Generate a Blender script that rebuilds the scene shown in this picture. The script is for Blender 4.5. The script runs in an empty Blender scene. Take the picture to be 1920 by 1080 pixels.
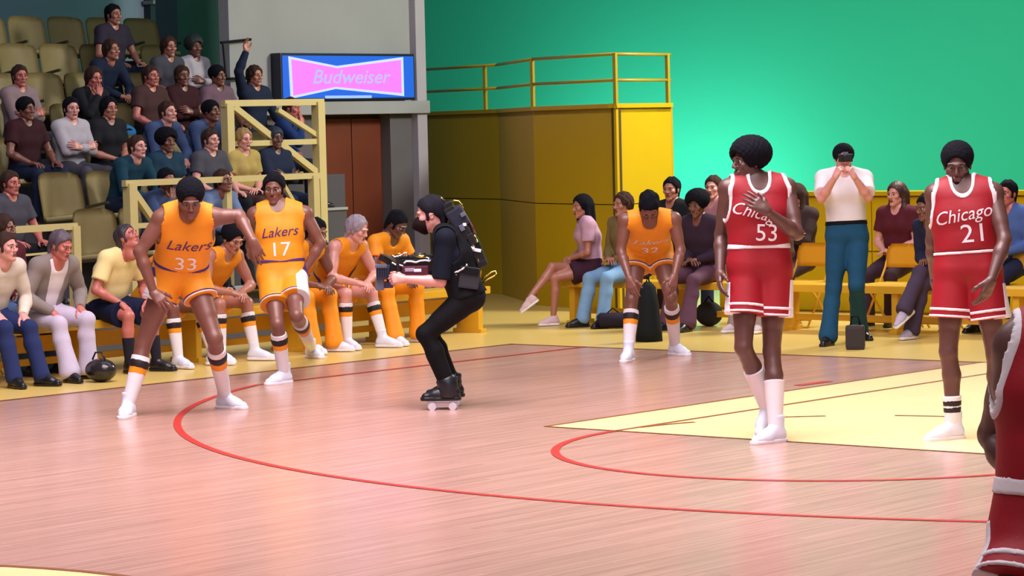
import bpy, bmesh, math, random, time
import numpy as np
from mathutils import Matrix, Vector
T0 = time.time()
rnd = random.Random(7)
C = bpy.context.scene.collection
scene = bpy.context.scene

# ------------------------------------------------------------------ camera, world, lights, exposure
FPX, PITCH, YAW, ROLL = 5390.624, 0.0544058, -0.6999422, -0.0233893
CAM = np.array([17.685527, -20.966828, 2.034267])
FWD = np.array([math.sin(YAW) * math.cos(PITCH), math.cos(YAW) * math.cos(PITCH), -math.sin(PITCH)])
_r = np.array([math.cos(YAW), -math.sin(YAW), 0.0]); _u = np.cross(_r, FWD)
RGT = _r * math.cos(ROLL) + _u * math.sin(ROLL)
UPV = -_r * math.sin(ROLL) + _u * math.cos(ROLL)
HR = _r.copy()                                     # horizontal: to the right of the view
HC = np.array([-FWD[0], -FWD[1], 0]); HC /= np.linalg.norm(HC)   # horizontal: towards the camera

cd = bpy.data.cameras.new('camera'); cam = bpy.data.objects.new('camera', cd); C.objects.link(cam)
cd.sensor_width = 36; cd.lens = FPX * 36 / 1920; cd.clip_end = 300
cam.matrix_world = Matrix(((RGT[0], UPV[0], -FWD[0], CAM[0]), (RGT[1], UPV[1], -FWD[1], CAM[1]), (RGT[2], UPV[2], -FWD[2], CAM[2]), (0, 0, 0, 1)))
scene.camera = cam
scene.view_settings.view_transform = 'Standard'; scene.view_settings.look = 'None'
scene.view_settings.gamma = 1; scene.view_settings.use_curve_mapping = False
scene.view_settings.exposure = 0.0

w = bpy.data.worlds.new('hall_air'); scene.world = w; w.use_nodes = True
w.node_tree.nodes['Background'].inputs[0].default_value = (0.55, 0.62, 0.85, 1)
w.node_tree.nodes['Background'].inputs[1].default_value = 0.11

def area(name, loc, target, size, power, color):
    l = bpy.data.lights.new(name, 'AREA'); l.shape = 'RECTANGLE'; l.size, l.size_y = size; l.energy = power; l.color = color
    o = bpy.data.objects.new(name, l); C.objects.link(o); o.location = loc
    o.rotation_euler = (Vector(target) - Vector(loc)).to_track_quat('-Z', 'Y').to_euler()
    return o
area('court_truss_light', (6.2, -8.0, 9.5), (5.6, -7.0, 0), (8, 8), 1500, (1.0, 0.86, 0.90)).data.spread = math.radians(125)
area('near_court_fill_light', (11.5, -16.0, 9.0), (11.8, -15.0, 0), (4, 4), 300, (1.0, 0.86, 0.90))  # added fill to brighten the player at the right edge, no known fixture
area('camera_side_soft_light', (16, -14, 7.5), (4, -3, 1), (6, 4), 330, (1.0, 0.88, 0.86))
area('baseline_soft_light', (3.5, 1.0, 8.0), (3.0, 3.0, 0), (8, 3), 170, (1.0, 0.9, 0.84))
area('stand_soft_light', (-1.5, -2.0, 9.0), (-6.0, -1.0, 1.5), (6, 4), 110, (0.84, 0.90, 1.0))
area('green_wall_floor_light', (-6.2, 9.3, 0.7), (-6.4, 11.0, 2.6), (4.0, 0.4), 140, (0.86, 1.0, 0.97))
area('green_wall_side_light', (-2.8, 8.0, 0.6), (-3.4, 11.0, 2.0), (4, 0.5), 46, (0.86, 1.0, 0.97))
area('platform_side_light', (2.2, 5.6, 5.6), (-2.0, 4.9, 1.2), (1.5, 1.5), 650, (1.0, 0.95, 0.8))

# ------------------------------------------------------------------ pixel of the photograph -> point of the place
def ray(x, y):
    return FWD + RGT * (x - 960) / FPX + UPV * (540 - y) / FPX
def P(x, y, Z): return CAM + ray(x, y) * Z
def ground(x, y, z=0.0):
    d = ray(x, y); return CAM + d * ((z - CAM[2]) / d[2])
def atX(x, y, X):
    d = ray(x, y); return CAM + d * ((X - CAM[0]) / d[0])
def atY(x, y, Y):
    d = ray(x, y); return CAM + d * ((Y - CAM[1]) / d[1])
def depth(p): return float((np.asarray(p) - CAM) @ FWD)
def hfwd(phi):
    a = math.radians(phi); return math.cos(a) * HC + math.sin(a) * HR
def nrm(v): v = np.asarray(v, float); return v / (np.linalg.norm(v) + 1e-12)

# ------------------------------------------------------------------ materials
def lin(c): return tuple(((v / 255) / 12.92 if v / 255 <= 0.04045 else ((v / 255 + 0.055) / 1.055) ** 2.4) for v in c)
MATS = {}
def mat(name, rgb, rough=0.6, metal=0.0, var=0.12, scale=8.0, spec=0.5, emit=None, estr=1.0, bump=0.0, coat=0.0):
    if name in MATS: return MATS[name]
    m = bpy.data.materials.new(name); m.use_nodes = True; nt = m.node_tree; b = nt.nodes['Principled BSDF']
    c = lin(rgb)
    tc = nt.nodes.new('ShaderNodeTexCoord'); n = nt.nodes.new('ShaderNodeTexNoise'); n.inputs['Scale'].default_value = scale; n.inputs['Detail'].default_value = 4
    nt.links.new(tc.outputs['Object'], n.inputs['Vector'])
    mx = nt.nodes.new('ShaderNodeMix'); mx.data_type = 'RGBA'
    mx.inputs[6].default_value = (*[v * (1 - var) for v in c], 1); mx.inputs[7].default_value = (*[min(1, v * (1 + var)) for v in c], 1)
    nt.links.new(n.outputs['Fac'], mx.inputs[0]); nt.links.new(mx.outputs[2], b.inputs['Base Color'])
    b.inputs['Roughness'].default_value = rough; b.inputs['Metallic'].default_value = metal; b.inputs['Specular IOR Level'].default_value = spec
    if coat: b.inputs['Coat Weight'].default_value = coat
    if emit:
        b.inputs['Emission Color'].default_value = (*lin(emit), 1); b.inputs['Emission Strength'].default_value = estr
    if bump:
        bp = nt.nodes.new('ShaderNodeBump'); bp.inputs['Strength'].default_value = bump; bp.inputs['Distance'].default_value = 0.01
        n2 = nt.nodes.new('ShaderNodeTexNoise'); n2.inputs['Scale'].default_value = scale * 6; n2.inputs['Detail'].default_value = 6
        nt.links.new(tc.outputs['Object'], n2.inputs['Vector']); nt.links.new(n2.outputs['Fac'], bp.inputs['Height']); nt.links.new(bp.outputs[0], b.inputs['Normal'])
    MATS[name] = m
    return m

def wood_mat(name, c1, c2, c3, rough, spec, width, length):
    m = bpy.data.materials.new(name); m.use_nodes = True; nt = m.node_tree; b = nt.nodes['Principled BSDF']; L = nt.links.new
    tc = nt.nodes.new('ShaderNodeTexCoord'); mp = nt.nodes.new('ShaderNodeMapping'); mp.inputs['Rotation'].default_value = (0, 0, math.pi / 2)
    L(tc.outputs['Object'], mp.inputs[0])
    br = nt.nodes.new('ShaderNodeTexBrick'); br.inputs['Scale'].default_value = 1; br.inputs['Brick Width'].default_value = length; br.inputs['Row Height'].default_value = width
    br.inputs['Mortar Size'].default_value = 0.0009; br.inputs['Bias'].default_value = 0
    br.inputs['Color1'].default_value = (*lin(c1), 1); br.inputs['Color2'].default_value = (*lin(c2), 1); br.inputs['Mortar'].default_value = (*lin(c3), 1)
    L(mp.outputs[0], br.inputs[0])
    n = nt.nodes.new('ShaderNodeTexNoise'); n.inputs['Scale'].default_value = 1.0; n.inputs['Detail'].default_value = 5
    mp2 = nt.nodes.new('ShaderNodeMapping'); mp2.inputs['Scale'].default_value = (26, 0.8, 1); L(tc.outputs['Object'], mp2.inputs[0]); L(mp2.outputs[0], n.inputs['Vector'])
    cr = nt.nodes.new('ShaderNodeValToRGB'); cr.color_ramp.elements[0].position = 0.3; cr.color_ramp.elements[0].color = (0.80, 0.77, 0.77, 1); cr.color_ramp.elements[1].position = 0.72; cr.color_ramp.elements[1].color = (1.08, 1.05, 1.05, 1)
    L(n.outputs['Fac'], cr.inputs[0])
    mx = nt.nodes.new('ShaderNodeMix'); mx.data_type = 'RGBA'; mx.blend_type = 'MULTIPLY'; mx.inputs[0].default_value = 1
    L(br.outputs['Color'], mx.inputs[6]); L(cr.outputs[0], mx.inputs[7]); L(mx.outputs[2], b.inputs['Base Color'])
    n3 = nt.nodes.new('ShaderNodeTexNoise'); n3.inputs['Scale'].default_value = 0.7; L(tc.outputs['Object'], n3.inputs['Vector'])
    mr = nt.nodes.new('ShaderNodeMapRange'); mr.inputs[3].default_value = rough - 0.04; mr.inputs[4].default_value = rough + 0.06; L(n3.outputs['Fac'], mr.inputs[0]); L(mr.outputs[0], b.inputs['Roughness'])
    b.inputs['Specular IOR Level'].default_value = spec
    return m

M_YEL_FLOOR = mat('yellow_floor_paint', (216, 188, 108), 0.3, var=0.06, scale=1.5, spec=0.3)
M_LANE = mat('pale_yellow_lane_paint', (250, 216, 156), 0.32, var=0.04, scale=1.5, spec=0.35)
M_LINE = mat('red_line_paint', (188, 48, 44), 0.4, var=0.1)
M_LINEB = mat('brown_line_paint', (132, 78, 44), 0.4, var=0.1)
M_COURT = wood_mat('maple_court_boards', (197, 157, 144), (187, 148, 135), (146, 108, 95), 0.22, 0.5, 0.057, 1.1)
M_GREEN = mat('green_screen_paint', (40, 170, 134), 0.75, var=0.03, scale=0.6, spec=0.15)
M_CONC = mat('grey_concrete', (152, 156, 160), 0.85, var=0.12, scale=1.3, bump=0.15)
M_CONC_D = mat('dark_concrete', (96, 94, 100), 0.85, var=0.14, scale=1.3)
M_STEP = mat('dark_grey_step_paint', (76, 76, 84), 0.8, var=0.12, scale=2)
M_BLUEWALL = mat('blue_grey_wall', (150, 170, 196), 0.85, var=0.08, scale=0.8)
M_DKGREEN = mat('dark_green_pillar', (78, 108, 110), 0.7, var=0.08, scale=1)
M_PLAT = mat('yellow_plywood_paint', (192, 160, 8), 0.5, var=0.06, scale=1.2, spec=0.3)
M_RAIL_Y = mat('yellow_rail_paint', (158, 142, 40), 0.4, var=0.06)
M_RAIL_C = mat('cream_rail_paint', (200, 186, 128), 0.5, var=0.06)
M_SEAT = mat('old_cream_plastic', (188, 172, 120), 0.5, var=0.10, scale=5)
M_SEAT_D = mat('dark_seat_bracket', (60, 58, 40), 0.6)
M_DOOR = mat('red_brown_door_wood', (110, 52, 34), 0.45, var=0.18, scale=2.5)
M_BENCH = mat('yellow_bench_paint', (216, 166, 40), 0.4, var=0.07, scale=3)
M_BLACK = mat('black_fabric', (10, 11, 16), 0.8, spec=0.2, var=0.25, scale=20, bump=0.1)
M_NAVYBLK = mat('blue_black_cotton', (14, 19, 34), 0.85, spec=0.2, var=0.25, scale=14, bump=0.1)
M_BLKPL = mat('black_plastic', (20, 21, 26), 0.35, var=0.2)
M_CHROME = mat('chrome_metal', (222, 222, 230), 0.18, metal=1.0, var=0.04)
M_GOLD = mat('brass_metal', (212, 186, 96), 0.25, metal=1.0, var=0.08)
M_WHITE = mat('white_plastic', (238, 236, 242), 0.4, var=0.03)
M_GREYPL = mat('grey_plastic', (92, 96, 116), 0.4, var=0.1)
M_DKRED = mat('dark_red_casing', (84, 26, 46), 0.4, var=0.15)
M_REDPL = mat('red_plastic', (200, 70, 40), 0.4, var=0.1)
def skin(name, rgb): return mat(name, rgb, 0.42, var=0.07, scale=9, spec=0.65)
SK_DARK = skin('deep_brown_skin', (92, 58, 52)); SK_BROWN = skin('brown_skin', (122, 76, 64)); SK_TAN = skin('tan_skin', (176, 116, 100))
SK_PINK = skin('fair_skin', (214, 152, 144)); SK_RUDDY = skin('ruddy_skin', (192, 110, 100))
H_BLACK = mat('black_hair', (15, 15, 24), 0.9, spec=0.15, var=0.3, scale=30, bump=0.3); H_BROWN = mat('brown_hair', (58, 40, 34), 0.85, spec=0.2, var=0.3, scale=30, bump=0.3)
H_GREY = mat('silver_hair', (150, 138, 152), 0.6, var=0.2, scale=30, bump=0.4); H_LIGHT = mat('fair_hair', (150, 122, 76), 0.6, var=0.2, scale=30, bump=0.4)
F_ORANGE = mat('golden_yellow_jersey_knit', (240, 150, 18), 0.6, var=0.06, scale=12, bump=0.08)
F_RED = mat('scarlet_jersey_knit', (154, 5, 28), 0.6, var=0.07, scale=12, bump=0.08)
F_WHITE = mat('white_cotton', (232, 226, 232), 0.75, var=0.04, scale=10, bump=0.08)
F_PURPLE = mat('purple_trim', (70, 38, 110), 0.6, var=0.1)
F_SHOE = mat('white_shoe_leather', (222, 226, 244), 0.45, var=0.04)
F_BLKTRIM = mat('black_trim', (28, 16, 26), 0.6)
M_EYE = mat('eye_white', (196, 186, 180), 0.2, var=0.03); M_IRIS = mat('dark_iris', (30, 20, 16), 0.2)
M_LIP = mat('lip_skin', (120, 66, 62), 0.5)
def cloth(name, rgb, var=0.14): return mat(name, rgb, 0.85, var=var, scale=11, bump=0.1, spec=0.25)

# ------------------------------------------------------------------ object helpers
USED = {}
def link(name, me, m=None, parent=None, loc=None):
    o = bpy.data.objects.new(name, me); C.objects.link(o)
    if m is not None and me is not None and hasattr(me, 'materials') and len(me.materials) == 0: me.materials.append(m)
    if parent is not None: o.parent = parent
    if loc is not None: o.location = loc
    return o
def thing(name, label, cat, loc=(0, 0, 0), rz=0.0, group=None):
    o = bpy.data.objects.new(name, None); C.objects.link(o); o.empty_display_size = 0.2
    o.location = tuple(loc); o.rotation_euler = (0, 0, rz)
    tag(o, label, cat, group); return o
def tag(o, label=None, cat=None, group=None, kind=None):
    if label: o['label'] = label
    if cat: o['category'] = cat
    if group: o['group'] = group
    if kind: o['kind'] = kind
    return o
def struct(name, me, m, label=None, parent=None):
    o = link(name, me, m, parent); o['kind'] = 'structure'
    if label: o['label'] = label
    return o

class MB:
    """collects boxes, tubes, prisms, spheres, and links them as one mesh"""
    def __init__(s): s.bm = bmesh.new()
    def box(s, c, size, R=None, bev=0.0):
        c = Vector(tuple(c)); h = [v / 2 for v in size]
        vs = []
        for dx in (-1, 1):
            for dy in (-1, 1):
                for dz in (-1, 1):
                    v = Vector((dx * h[0], dy * h[1], dz * h[2]))
                    if R is not None: v = R @ v
                    vs.append(s.bm.verts.new(c + v))
        fs = [s.bm.faces.new([vs[i] for i in f]) for f in ((0, 1, 3, 2), (4, 6, 7, 5), (0, 4, 5, 1), (2, 3, 7, 6), (0, 2, 6, 4), (1, 5, 7, 3))]
        if bev:
            es = list({e for f in fs for e in f.edges}); bmesh.ops.bevel(s.bm, geom=es, offset=bev, segments=2, affect='EDGES', profile=0.7)
        return s
    def tube(s, pts, r, n=8, closed=False, sq=False):
        pts = [Vector(tuple(p)) for p in pts]; rings = []
        for i, p in enumerate(pts):
            a = pts[i - 1] if (i > 0 or closed) else p; b = pts[(i + 1) % len(pts)] if (i < len(pts) - 1 or closed) else p
            t = (b - a).normalized(); ref = Vector((0, 0, 1)) if abs(t.z) < 0.9 else Vector((1, 0, 0))
            u = t.cross(ref).normalized(); v = t.cross(u).normalized(); rr = r[i] if isinstance(r, (list, tuple)) else r
            off = math.pi / n if sq else 0
            k = 1.0
            rings.append([s.bm.verts.new(p + (u * math.cos(2 * math.pi * j / n + off) + v * math.sin(2 * math.pi * j / n + off)) * rr * k) for j in range(n)])
        m = len(rings)
        for i in range(m if closed else m - 1):
            A, B = rings[i], rings[(i + 1) % m]
            for j in range(n): s.bm.faces.new((A[j], A[(j + 1) % n], B[(j + 1) % n], B[j]))
        if not closed:
            s.bm.faces.new(rings[0][::-1]); s.bm.faces.new(rings[-1])
        return s
    def bar(s, a, b, wdt):          # square section bar
        return s.tube([a, b], wdt * 0.7071, 4, sq=True)
    def ball(s, c, r, sub=2, sc=(1, 1, 1)):
        g = bmesh.ops.create_icosphere(s.bm, subdivisions=sub, radius=1.0)
        for v in g['verts']: v.co = Vector(tuple(c)) + Vector((v.co.x * r * sc[0], v.co.y * r * sc[1], v.co.z * r * sc[2]))
        return s
    def prism(s, pts, d):           # polygon pts (3D, planar) extruded by vector d
        a = [s.bm.verts.new(tuple(p)) for p in pts]; b = [s.bm.verts.new(tuple(np.asarray(p, float) + np.asarray(d, float))) for p in pts]
        s.bm.faces.new(a[::-1]); s.bm.faces.new(b); n = len(a)
        for i in range(n): s.bm.faces.new((a[i], a[(i + 1) % n], b[(i + 1) % n], b[i]))
        return s
    def mesh(s, name, smooth=False):
        bmesh.ops.recalc_face_normals(s.bm, faces=s.bm.faces)
        me = bpy.data.meshes.new(name); s.bm.to_mesh(me); s.bm.free()
        if smooth: me.polygons.foreach_set('use_smooth', [True] * len(me.polygons))
        return me
    def part(s, name, m, parent=None, smooth=False, loc=None):
        return link(name, s.mesh(name, smooth), m, parent, loc)

def mesh_np(name, V, F, smooth=True):
    me = bpy.data.meshes.new(name); nv, nf = len(V), len(F)
    me.vertices.add(nv); me.vertices.foreach_set('co', np.ascontiguousarray(V, np.float32).ravel())
    me.loops.add(nf * 4); me.loops.foreach_set('vertex_index', np.ascontiguousarray(F, np.int32).ravel())
    me.polygons.add(nf); me.polygons.foreach_set('loop_start', np.arange(0, nf * 4, 4, dtype=np.int32)); me.polygons.foreach_set('loop_total', np.full(nf, 4, np.int32))
    if smooth: me.polygons.foreach_set('use_smooth', np.ones(nf, bool))
    me.update(calc_edges=True); return me

# ------------------------------------------------------------------ smooth bodies from distance fields
def rc(p, a, b, ra, rb):
    a = np.asarray(a, np.float32); ba = np.asarray(b, np.float32) - a; q = p - a
    h = np.clip(q @ ba / (float(ba @ ba) + 1e-9), 0, 1)
    q = q - h[:, None] * ba
    return np.sqrt(np.einsum('ij,ij->i', q, q)) - (ra + (rb - ra) * h)
def ell(p, c, r, R=None):
    q = p - np.asarray(c, np.float32)
    if R is not None: q = q @ np.asarray(R, np.float32)     # columns of R are the axes
    r = np.asarray(r, np.float32); k0 = np.sqrt(((q / r) ** 2).sum(1)); k1 = np.sqrt(((q / (r * r)) ** 2).sum(1)) + 1e-9
    return k0 * (k0 - 1) / k1
def smin(a, b, k):
    h = np.maximum(k - np.abs(a - b), 0) / k; return np.minimum(a, b) - h * h * k * 0.25
def smax(a, b, k): return -smin(-a, -b, k)
def uni(prims, p, k):
    d = None
    for q in prims:
        e = rc(p, *q[1:]) if q[0] == 'rc' else ell(p, *q[1:])
        d = e if d is None else smin(d, e, k)
    return d
def pl(p, o, n): return (p - np.asarray(o, np.float32)) @ np.asarray(n, np.float32)

def mesh_sdf(fn, lo, hi, v, B=8):
    lo = np.asarray(lo, float) - 2 * v; hi = np.asarray(hi, float) + 2 * v
    nb = np.ceil((hi - lo) / (v * B)).astype(int); lo32 = lo.astype(np.float32)
    gi = np.stack(np.meshgrid(*[np.arange(n) for n in nb], indexing='ij'), -1).reshape(-1, 3)
    cen = lo32 + ((gi * B + (B - 1) / 2) * v).astype(np.float32)
    dc = fn(cen)
    G = np.repeat(np.repeat(np.repeat(np.where(dc > 0, 1, -1).astype(np.float32).reshape(nb), B, 0), B, 1), B, 2)
    act = gi[np.abs(dc) < 0.9 * B * v + 0.02]
    off = np.stack(np.meshgrid(*[np.arange(B)] * 3, indexing='ij'), -1).reshape(-1, 3)
    CH = 400
    for i in range(0, len(act), CH):
        a = act[i:i + CH]
        ids = (a[:, None, :] * B + off[None]).reshape(-1, 3)
        d = fn(lo32 + (ids * v).astype(np.float32))
        G[ids[:, 0], ids[:, 1], ids[:, 2]] = d
    return surface_nets(G, lo, v)
_CO = np.array([(x, y, z) for x in (0, 1) for y in (0, 1) for z in (0, 1)])
_ED = [(i, j) for i in range(8) for j in range(i + 1, 8) if np.abs(_CO[i] - _CO[j]).sum() == 1]
def surface_nets(G, lo, v):
    s = (G < 0); c = np.zeros(tuple(n - 1 for n in G.shape), np.int8)
    X, Y, Z = G.shape
    for x, y, z in _CO: c += s[x:X - 1 + x, y:Y - 1 + y, z:Z - 1 + z]
    ai = np.argwhere((c > 0) & (c < 8))
    if len(ai) == 0: return np.zeros((0, 3)), np.zeros((0, 4), int)
    idx = np.full(c.shape, -1, np.int32); idx[ai[:, 0], ai[:, 1], ai[:, 2]] = np.arange(len(ai))
    val = np.stack([G[ai[:, 0] + o[0], ai[:, 1] + o[1], ai[:, 2] + o[2]] for o in _CO], 1)
    acc = np.zeros((len(ai), 3)); cnt = np.zeros(len(ai))
    for i, j in _ED:
        a, b = val[:, i], val[:, j]; m = (a < 0) != (b < 0)
        t = np.where(m, a / np.where(m, a - b, 1), 0); t = np.clip(t, 0.02, 0.98)
        acc += np.where(m[:, None], _CO[i] + t[:, None] * (_CO[j] - _CO[i]), 0); cnt += m
    V = lo + (ai + acc / cnt[:, None]) * v
    quads = []
    for ax in range(3):
        sl0 = [slice(1, -1)] * 3; sl1 = [slice(1, -1)] * 3
        sl0[ax] = slice(0, G.shape[ax] - 1); sl1[ax] = slice(1, G.shape[ax])
        a, b = s[tuple(sl0)], s[tuple(sl1)]
        e = np.argwhere(a != b); e2 = e.copy()
        o1, o2 = [k for k in range(3) if k != ax]
        e2[:, o1] += 1; e2[:, o2] += 1
        def cell(d1, d2):
            q = e2.copy(); q[:, o1] += d1; q[:, o2] += d2; return idx[q[:, 0], q[:, 1], q[:, 2]]
        Q = np.stack([cell(-1, -1), cell(0, -1), cell(0, 0), cell(-1, 0)], 1)
        ins = a[e[:, 0], e[:, 1], e[:, 2]]
        flip = ins if ax != 1 else ~ins
        Q = np.where(flip[:, None], Q, Q[:, ::-1]); quads.append(Q)
    return V, np.concatenate(quads)

def frame(x=None, z=None, y=None):
    """rotation matrix (columns x,y,z) from forward x and approximate up z"""
    x = nrm(x); z = np.asarray(z, float); z = nrm(z - x * (z @ x)); return np.stack([x, np.cross(z, x), z], 1)

# ---- templates: head, hair, hands, shoes (metres, own frame: x forward, y left, z up)
def tmpl(fn, lo, hi, v): return mesh_sdf(fn, lo, hi, v)
def head_fn(female=False):
    w_ = 0.93 if female else 1.0
    def f(p):
        d = ell(p, (-.012, 0, .027), (.096, .074, .09))
        d = smin(d, ell(p, (.022, 0, -.04), (.066, .058 * w_, .078)), .03)
        for s in (-1, 1):
            d = smin(d, rc(p, (.0, s * .047 * w_, -.058), (.066, s * .012, -.100), .020, .017), .025)
            d = smin(d, rc(p, (.078, s * .047, .021), (.091, s * .010, .020), .009, .009), .015)
            d = smin(d, ell(p, (.062, s * .046, -.022), (.024, .02, .02)), .02)
            d = smax(d, -ell(p, (.101, s * .032, .000), (.020, .019, .012)), .012)
        d = smin(d, ell(p, (.073, 0, -.102), (.020, .022, .017)), .02)
        d = smin(d, rc(p, (.089, 0, .008), (.109, 0, -.030), .008, .0115), .012)
        for s in (-1, 1):
            d = smin(d, ell(p, (.099, s * .012, -.034), (.012, .009, .008)), .008)
            d = smin(d, ell(p, (-.006, s * .077, -.008), (.019, .008, .031)), .006)
        d = smin(d, rc(p, (.086, -.018, -.064), (.086, .018, -.064), .0085, .0085), .008)
        d = smin(d, rc(p, (.084, -.015, -.077), (.084, .015, -.077), .009, .009), .008)
        d = smin(d, rc(p, (-.022, 0, -.055), (-.040, 0, -.150), .055, .054), .025)
        return d
    return f
HEADBOX = ((-.13, -.11, -.21), (.14, .11, .14))
HEAD = {s: tmpl(head_fn(s == 'f'), *HEADBOX, 0.0048) for s in 'mf'}
def wob(p, f, a): return a * (np.sin(p[:, 0] * f) * np.sin(p[:, 1] * f * 1.13 + 1) + np.sin(p[:, 2] * f * .9 + 2) * np.sin(p[:, 0] * f * 1.21)) * .5
def cap(p, inf, low=(.25, 0, -1)):
    d = ell(p, (-.014, 0, .028), (.097 + inf, .076 + inf, .09 + inf))
    d = smax(d, -ell(p, (.094, 0, -.022), (.078, .086, .098)), .010)
    return smax(d, pl(p, (-.06, 0, -.05), nrm(low)), .010)
def hair_afro(p):
    d = ell(p, (-.022, 0, .055), (.135, .128, .112)) + wob(p, 170, .0045)
    return smax(d, -ell(p, (.112, 0, -.05), (.085, .085, .115)), .015)
def hair_midafro(p):
    d = ell(p, (-.02, 0, .045), (.115, .100, .098)) + wob(p, 190, .0035)
    d = smax(d, pl(p, (-.05, 0, -.07), nrm((.25, 0, -1))), .02)
    return smax(d, -ell(p, (.102, 0, -.045), (.078, .084, .112)), .012)
def hair_short(p):
    d = ell(p, (-.016, 0, .034), (.108, .089, .100))
    d = smax(d, -ell(p, (.098, 0, -.024), (.078, .080, .100)), .012)
    d = smax(d, pl(p, (-.06, 0, -.045), nrm((.75, 0, -1))), .012)
    for s in (-1, 1): d = smin(d, rc(p, (.016, s * .068, .03), (.022, s * .068, -.034), .013, .009), .012)
    d = smin(d, rc(p, (-.085, -.03, -.02), (-.072, -.032, -.085), .030, .022), .02); d = smin(d, rc(p, (-.085, .03, -.02), (-.072, .032, -.085), .030, .022), .02)
    return d + .003 * np.sin(p[:, 0] * 70 + p[:, 1] * 38) + .0025 * np.sin(p[:, 1] * 95 - p[:, 0] * 45 + 1) + wob(p, 200, .002)
def hair_shag(p):
    d = ell(p, (-.018, 0, .036), (.112, .094, .104))
    d = smax(d, -ell(p, (.100, 0, -.020), (.078, .078, .098)), .014)
    d = smax(d, pl(p, (-.06, 0, -.06), nrm((.55, 0, -1))), .014)
    for s in (-1, 1):
        d = smin(d, rc(p, (.004, s * .074, .03), (.0, s * .076, -.035), .018, .012), .02)
        d = smin(d, rc(p, (-.06, s * .050, .0), (-.065, s * .045, -.105), .036, .022), .03)
    d = smin(d, rc(p, (-.085, 0, .0), (-.085, 0, -.11), .040, .026), .03)
    return d + wob(p, 85, .007) + wob(p, 190, .003)
def hair_long(p):
    d = cap(p, .02)
    for s in (-1, 1):
        d = smin(d, rc(p, (-.02, s * .078, .02), (-.01, s * .088, -.14), .024, .030), .03)
        d = smin(d, rc(p, (-.01, s * .088, -.14), (.015, s * .08, -.26), .030, .018), .03)
        d = smin(d, rc(p, (-.07, s * .05, .0), (-.09, s * .06, -.24), .05, .03), .03)
    return d + wob(p, 170, .003)
HAIR = {n: tmpl(f, (-.19, -.17, -.32), (.16, .17, .19), 0.006) for n, f in (('afro', hair_afro), ('midafro', hair_midafro), ('short', hair_short), ('shag', hair_shag), ('long', hair_long))}
BROW = tmpl(lambda p: rc(p, (.089, .046, .024), (.1005, .017, .0245), .0022, .0032), (.06, -.01, 0), (.12, .07, .05), 0.0028)
def mouth_fn(p): return np.minimum(rc(p, (.0885, -.017, -.0645), (.0885, .017, -.0645), .0075, .0075), rc(p, (.0865, -.014, -.0765), (.0865, .014, -.0765), .0085, .0085))
MOUTH = tmpl(mouth_fn, (.06, -.05, -.1), (.12, .05, -.04), 0.003)
def beard_fn(p):
    d = ell(p, (.022, 0, -.04), (.071, .063, .084))
    d = smin(d, rc(p, (.073, 0, -.10), (.073, 0, -.105), .026, .026), .02)
    d = smax(d, pl(p, (.03, 0, -.047), nrm((.35, 0, 1))), .008)
    return np.maximum(smax(d, -rc(p, (.095, -.016, -.07), (.095, .016, -.07), .013, .013), .006), pl(p, (.0, 0, 0), (-1, 0, 0)))
BEARD = tmpl(beard_fn, (-.08, -.1, -.15), (.13, .1, 0), 0.004)
def eye_mesh():
    m = MB(); m.ball((0, 0, 0), .0116, 3)
    me = m.mesh('eye', True); me.materials.append(M_EYE); me.materials.append(M_IRIS)
    for q in me.polygons:
        if q.center.x > .0078: q.material_index = 1
    return me
EYE = eye_mesh()

def hand_fn(curl, spread=1.0, thumb=1.0):
    """right hand: x along the fingers, z out of the back, thumb at +y"""
    prims = [('rc', (0, 0, 0), (.03, 0, 0), .024, .024)]
    kn = [(.092, .030), (.097, .010), (.093, -.010), (.086, -.029)]
    ln = [(.040, .025, .021), (.044, .029, .022), (.041, .027, .021), (.032, .020, .019)]
    palm = []
    for (kx, ky) in kn: palm.append(('rc', (.012, ky * .55, 0), (kx - .01, ky, 0), .0165, .0125))
    fing = []
    for i, ((kx, ky), L) in enumerate(zip(kn, ln)):
        a = np.array((kx - .006, ky, 0.0)); ang = 0.0; yaw = ky * 3.2 * spread; cs = curl if isinstance(curl, (int, float)) else curl[i]
        for j, l in enumerate(L):
            ang += math.radians(cs) * (1.0, 1.15, .8)[j]
            b = a + l * np.array((math.cos(ang) * math.cos(yaw), math.cos(ang) * math.sin(yaw), -math.sin(ang)))
            r0, r1 = ((.0095, .0085), (.0085, .008), (.008, .0068))[j]
            fing.append(('rc', a, b, r0, r1)); a = b
    t0, t1 = np.array((.022, .022, -.008)), np.array((.052, .050, -.018)); t2 = t1 + .032 * nrm((.75, .45 * thumb, -.35)); t3 = t2 + .026 * nrm((.9, .15 * thumb, -.4))
    th = [('rc', t0, t1, .017, .0125), ('rc', t1, t2, .0115, .0105), ('rc', t2, t3, .0105, .0082)]
    def f(p):
        d = uni(prims + palm, p, .018)
        e = None
        for q in fing:
            x = rc(p, *q[1:]); e = x if e is None else np.minimum(e, x)
        d = smin(d, e, .006)
        return smin(d, uni(th, p, .008), .010)
    return f
def mk_hand(*a): return tmpl(hand_fn(*a), (-.04, -.09, -.16), (.22, .11, .05), 0.0042)
HAND = {'relaxed': mk_hand((14, 18, 22, 26), 1.0), 'flat': mk_hand((4, 4, 5, 6), 1.6), 'grip': mk_hand((48, 52, 56, 58), .3, .3)}

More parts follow.
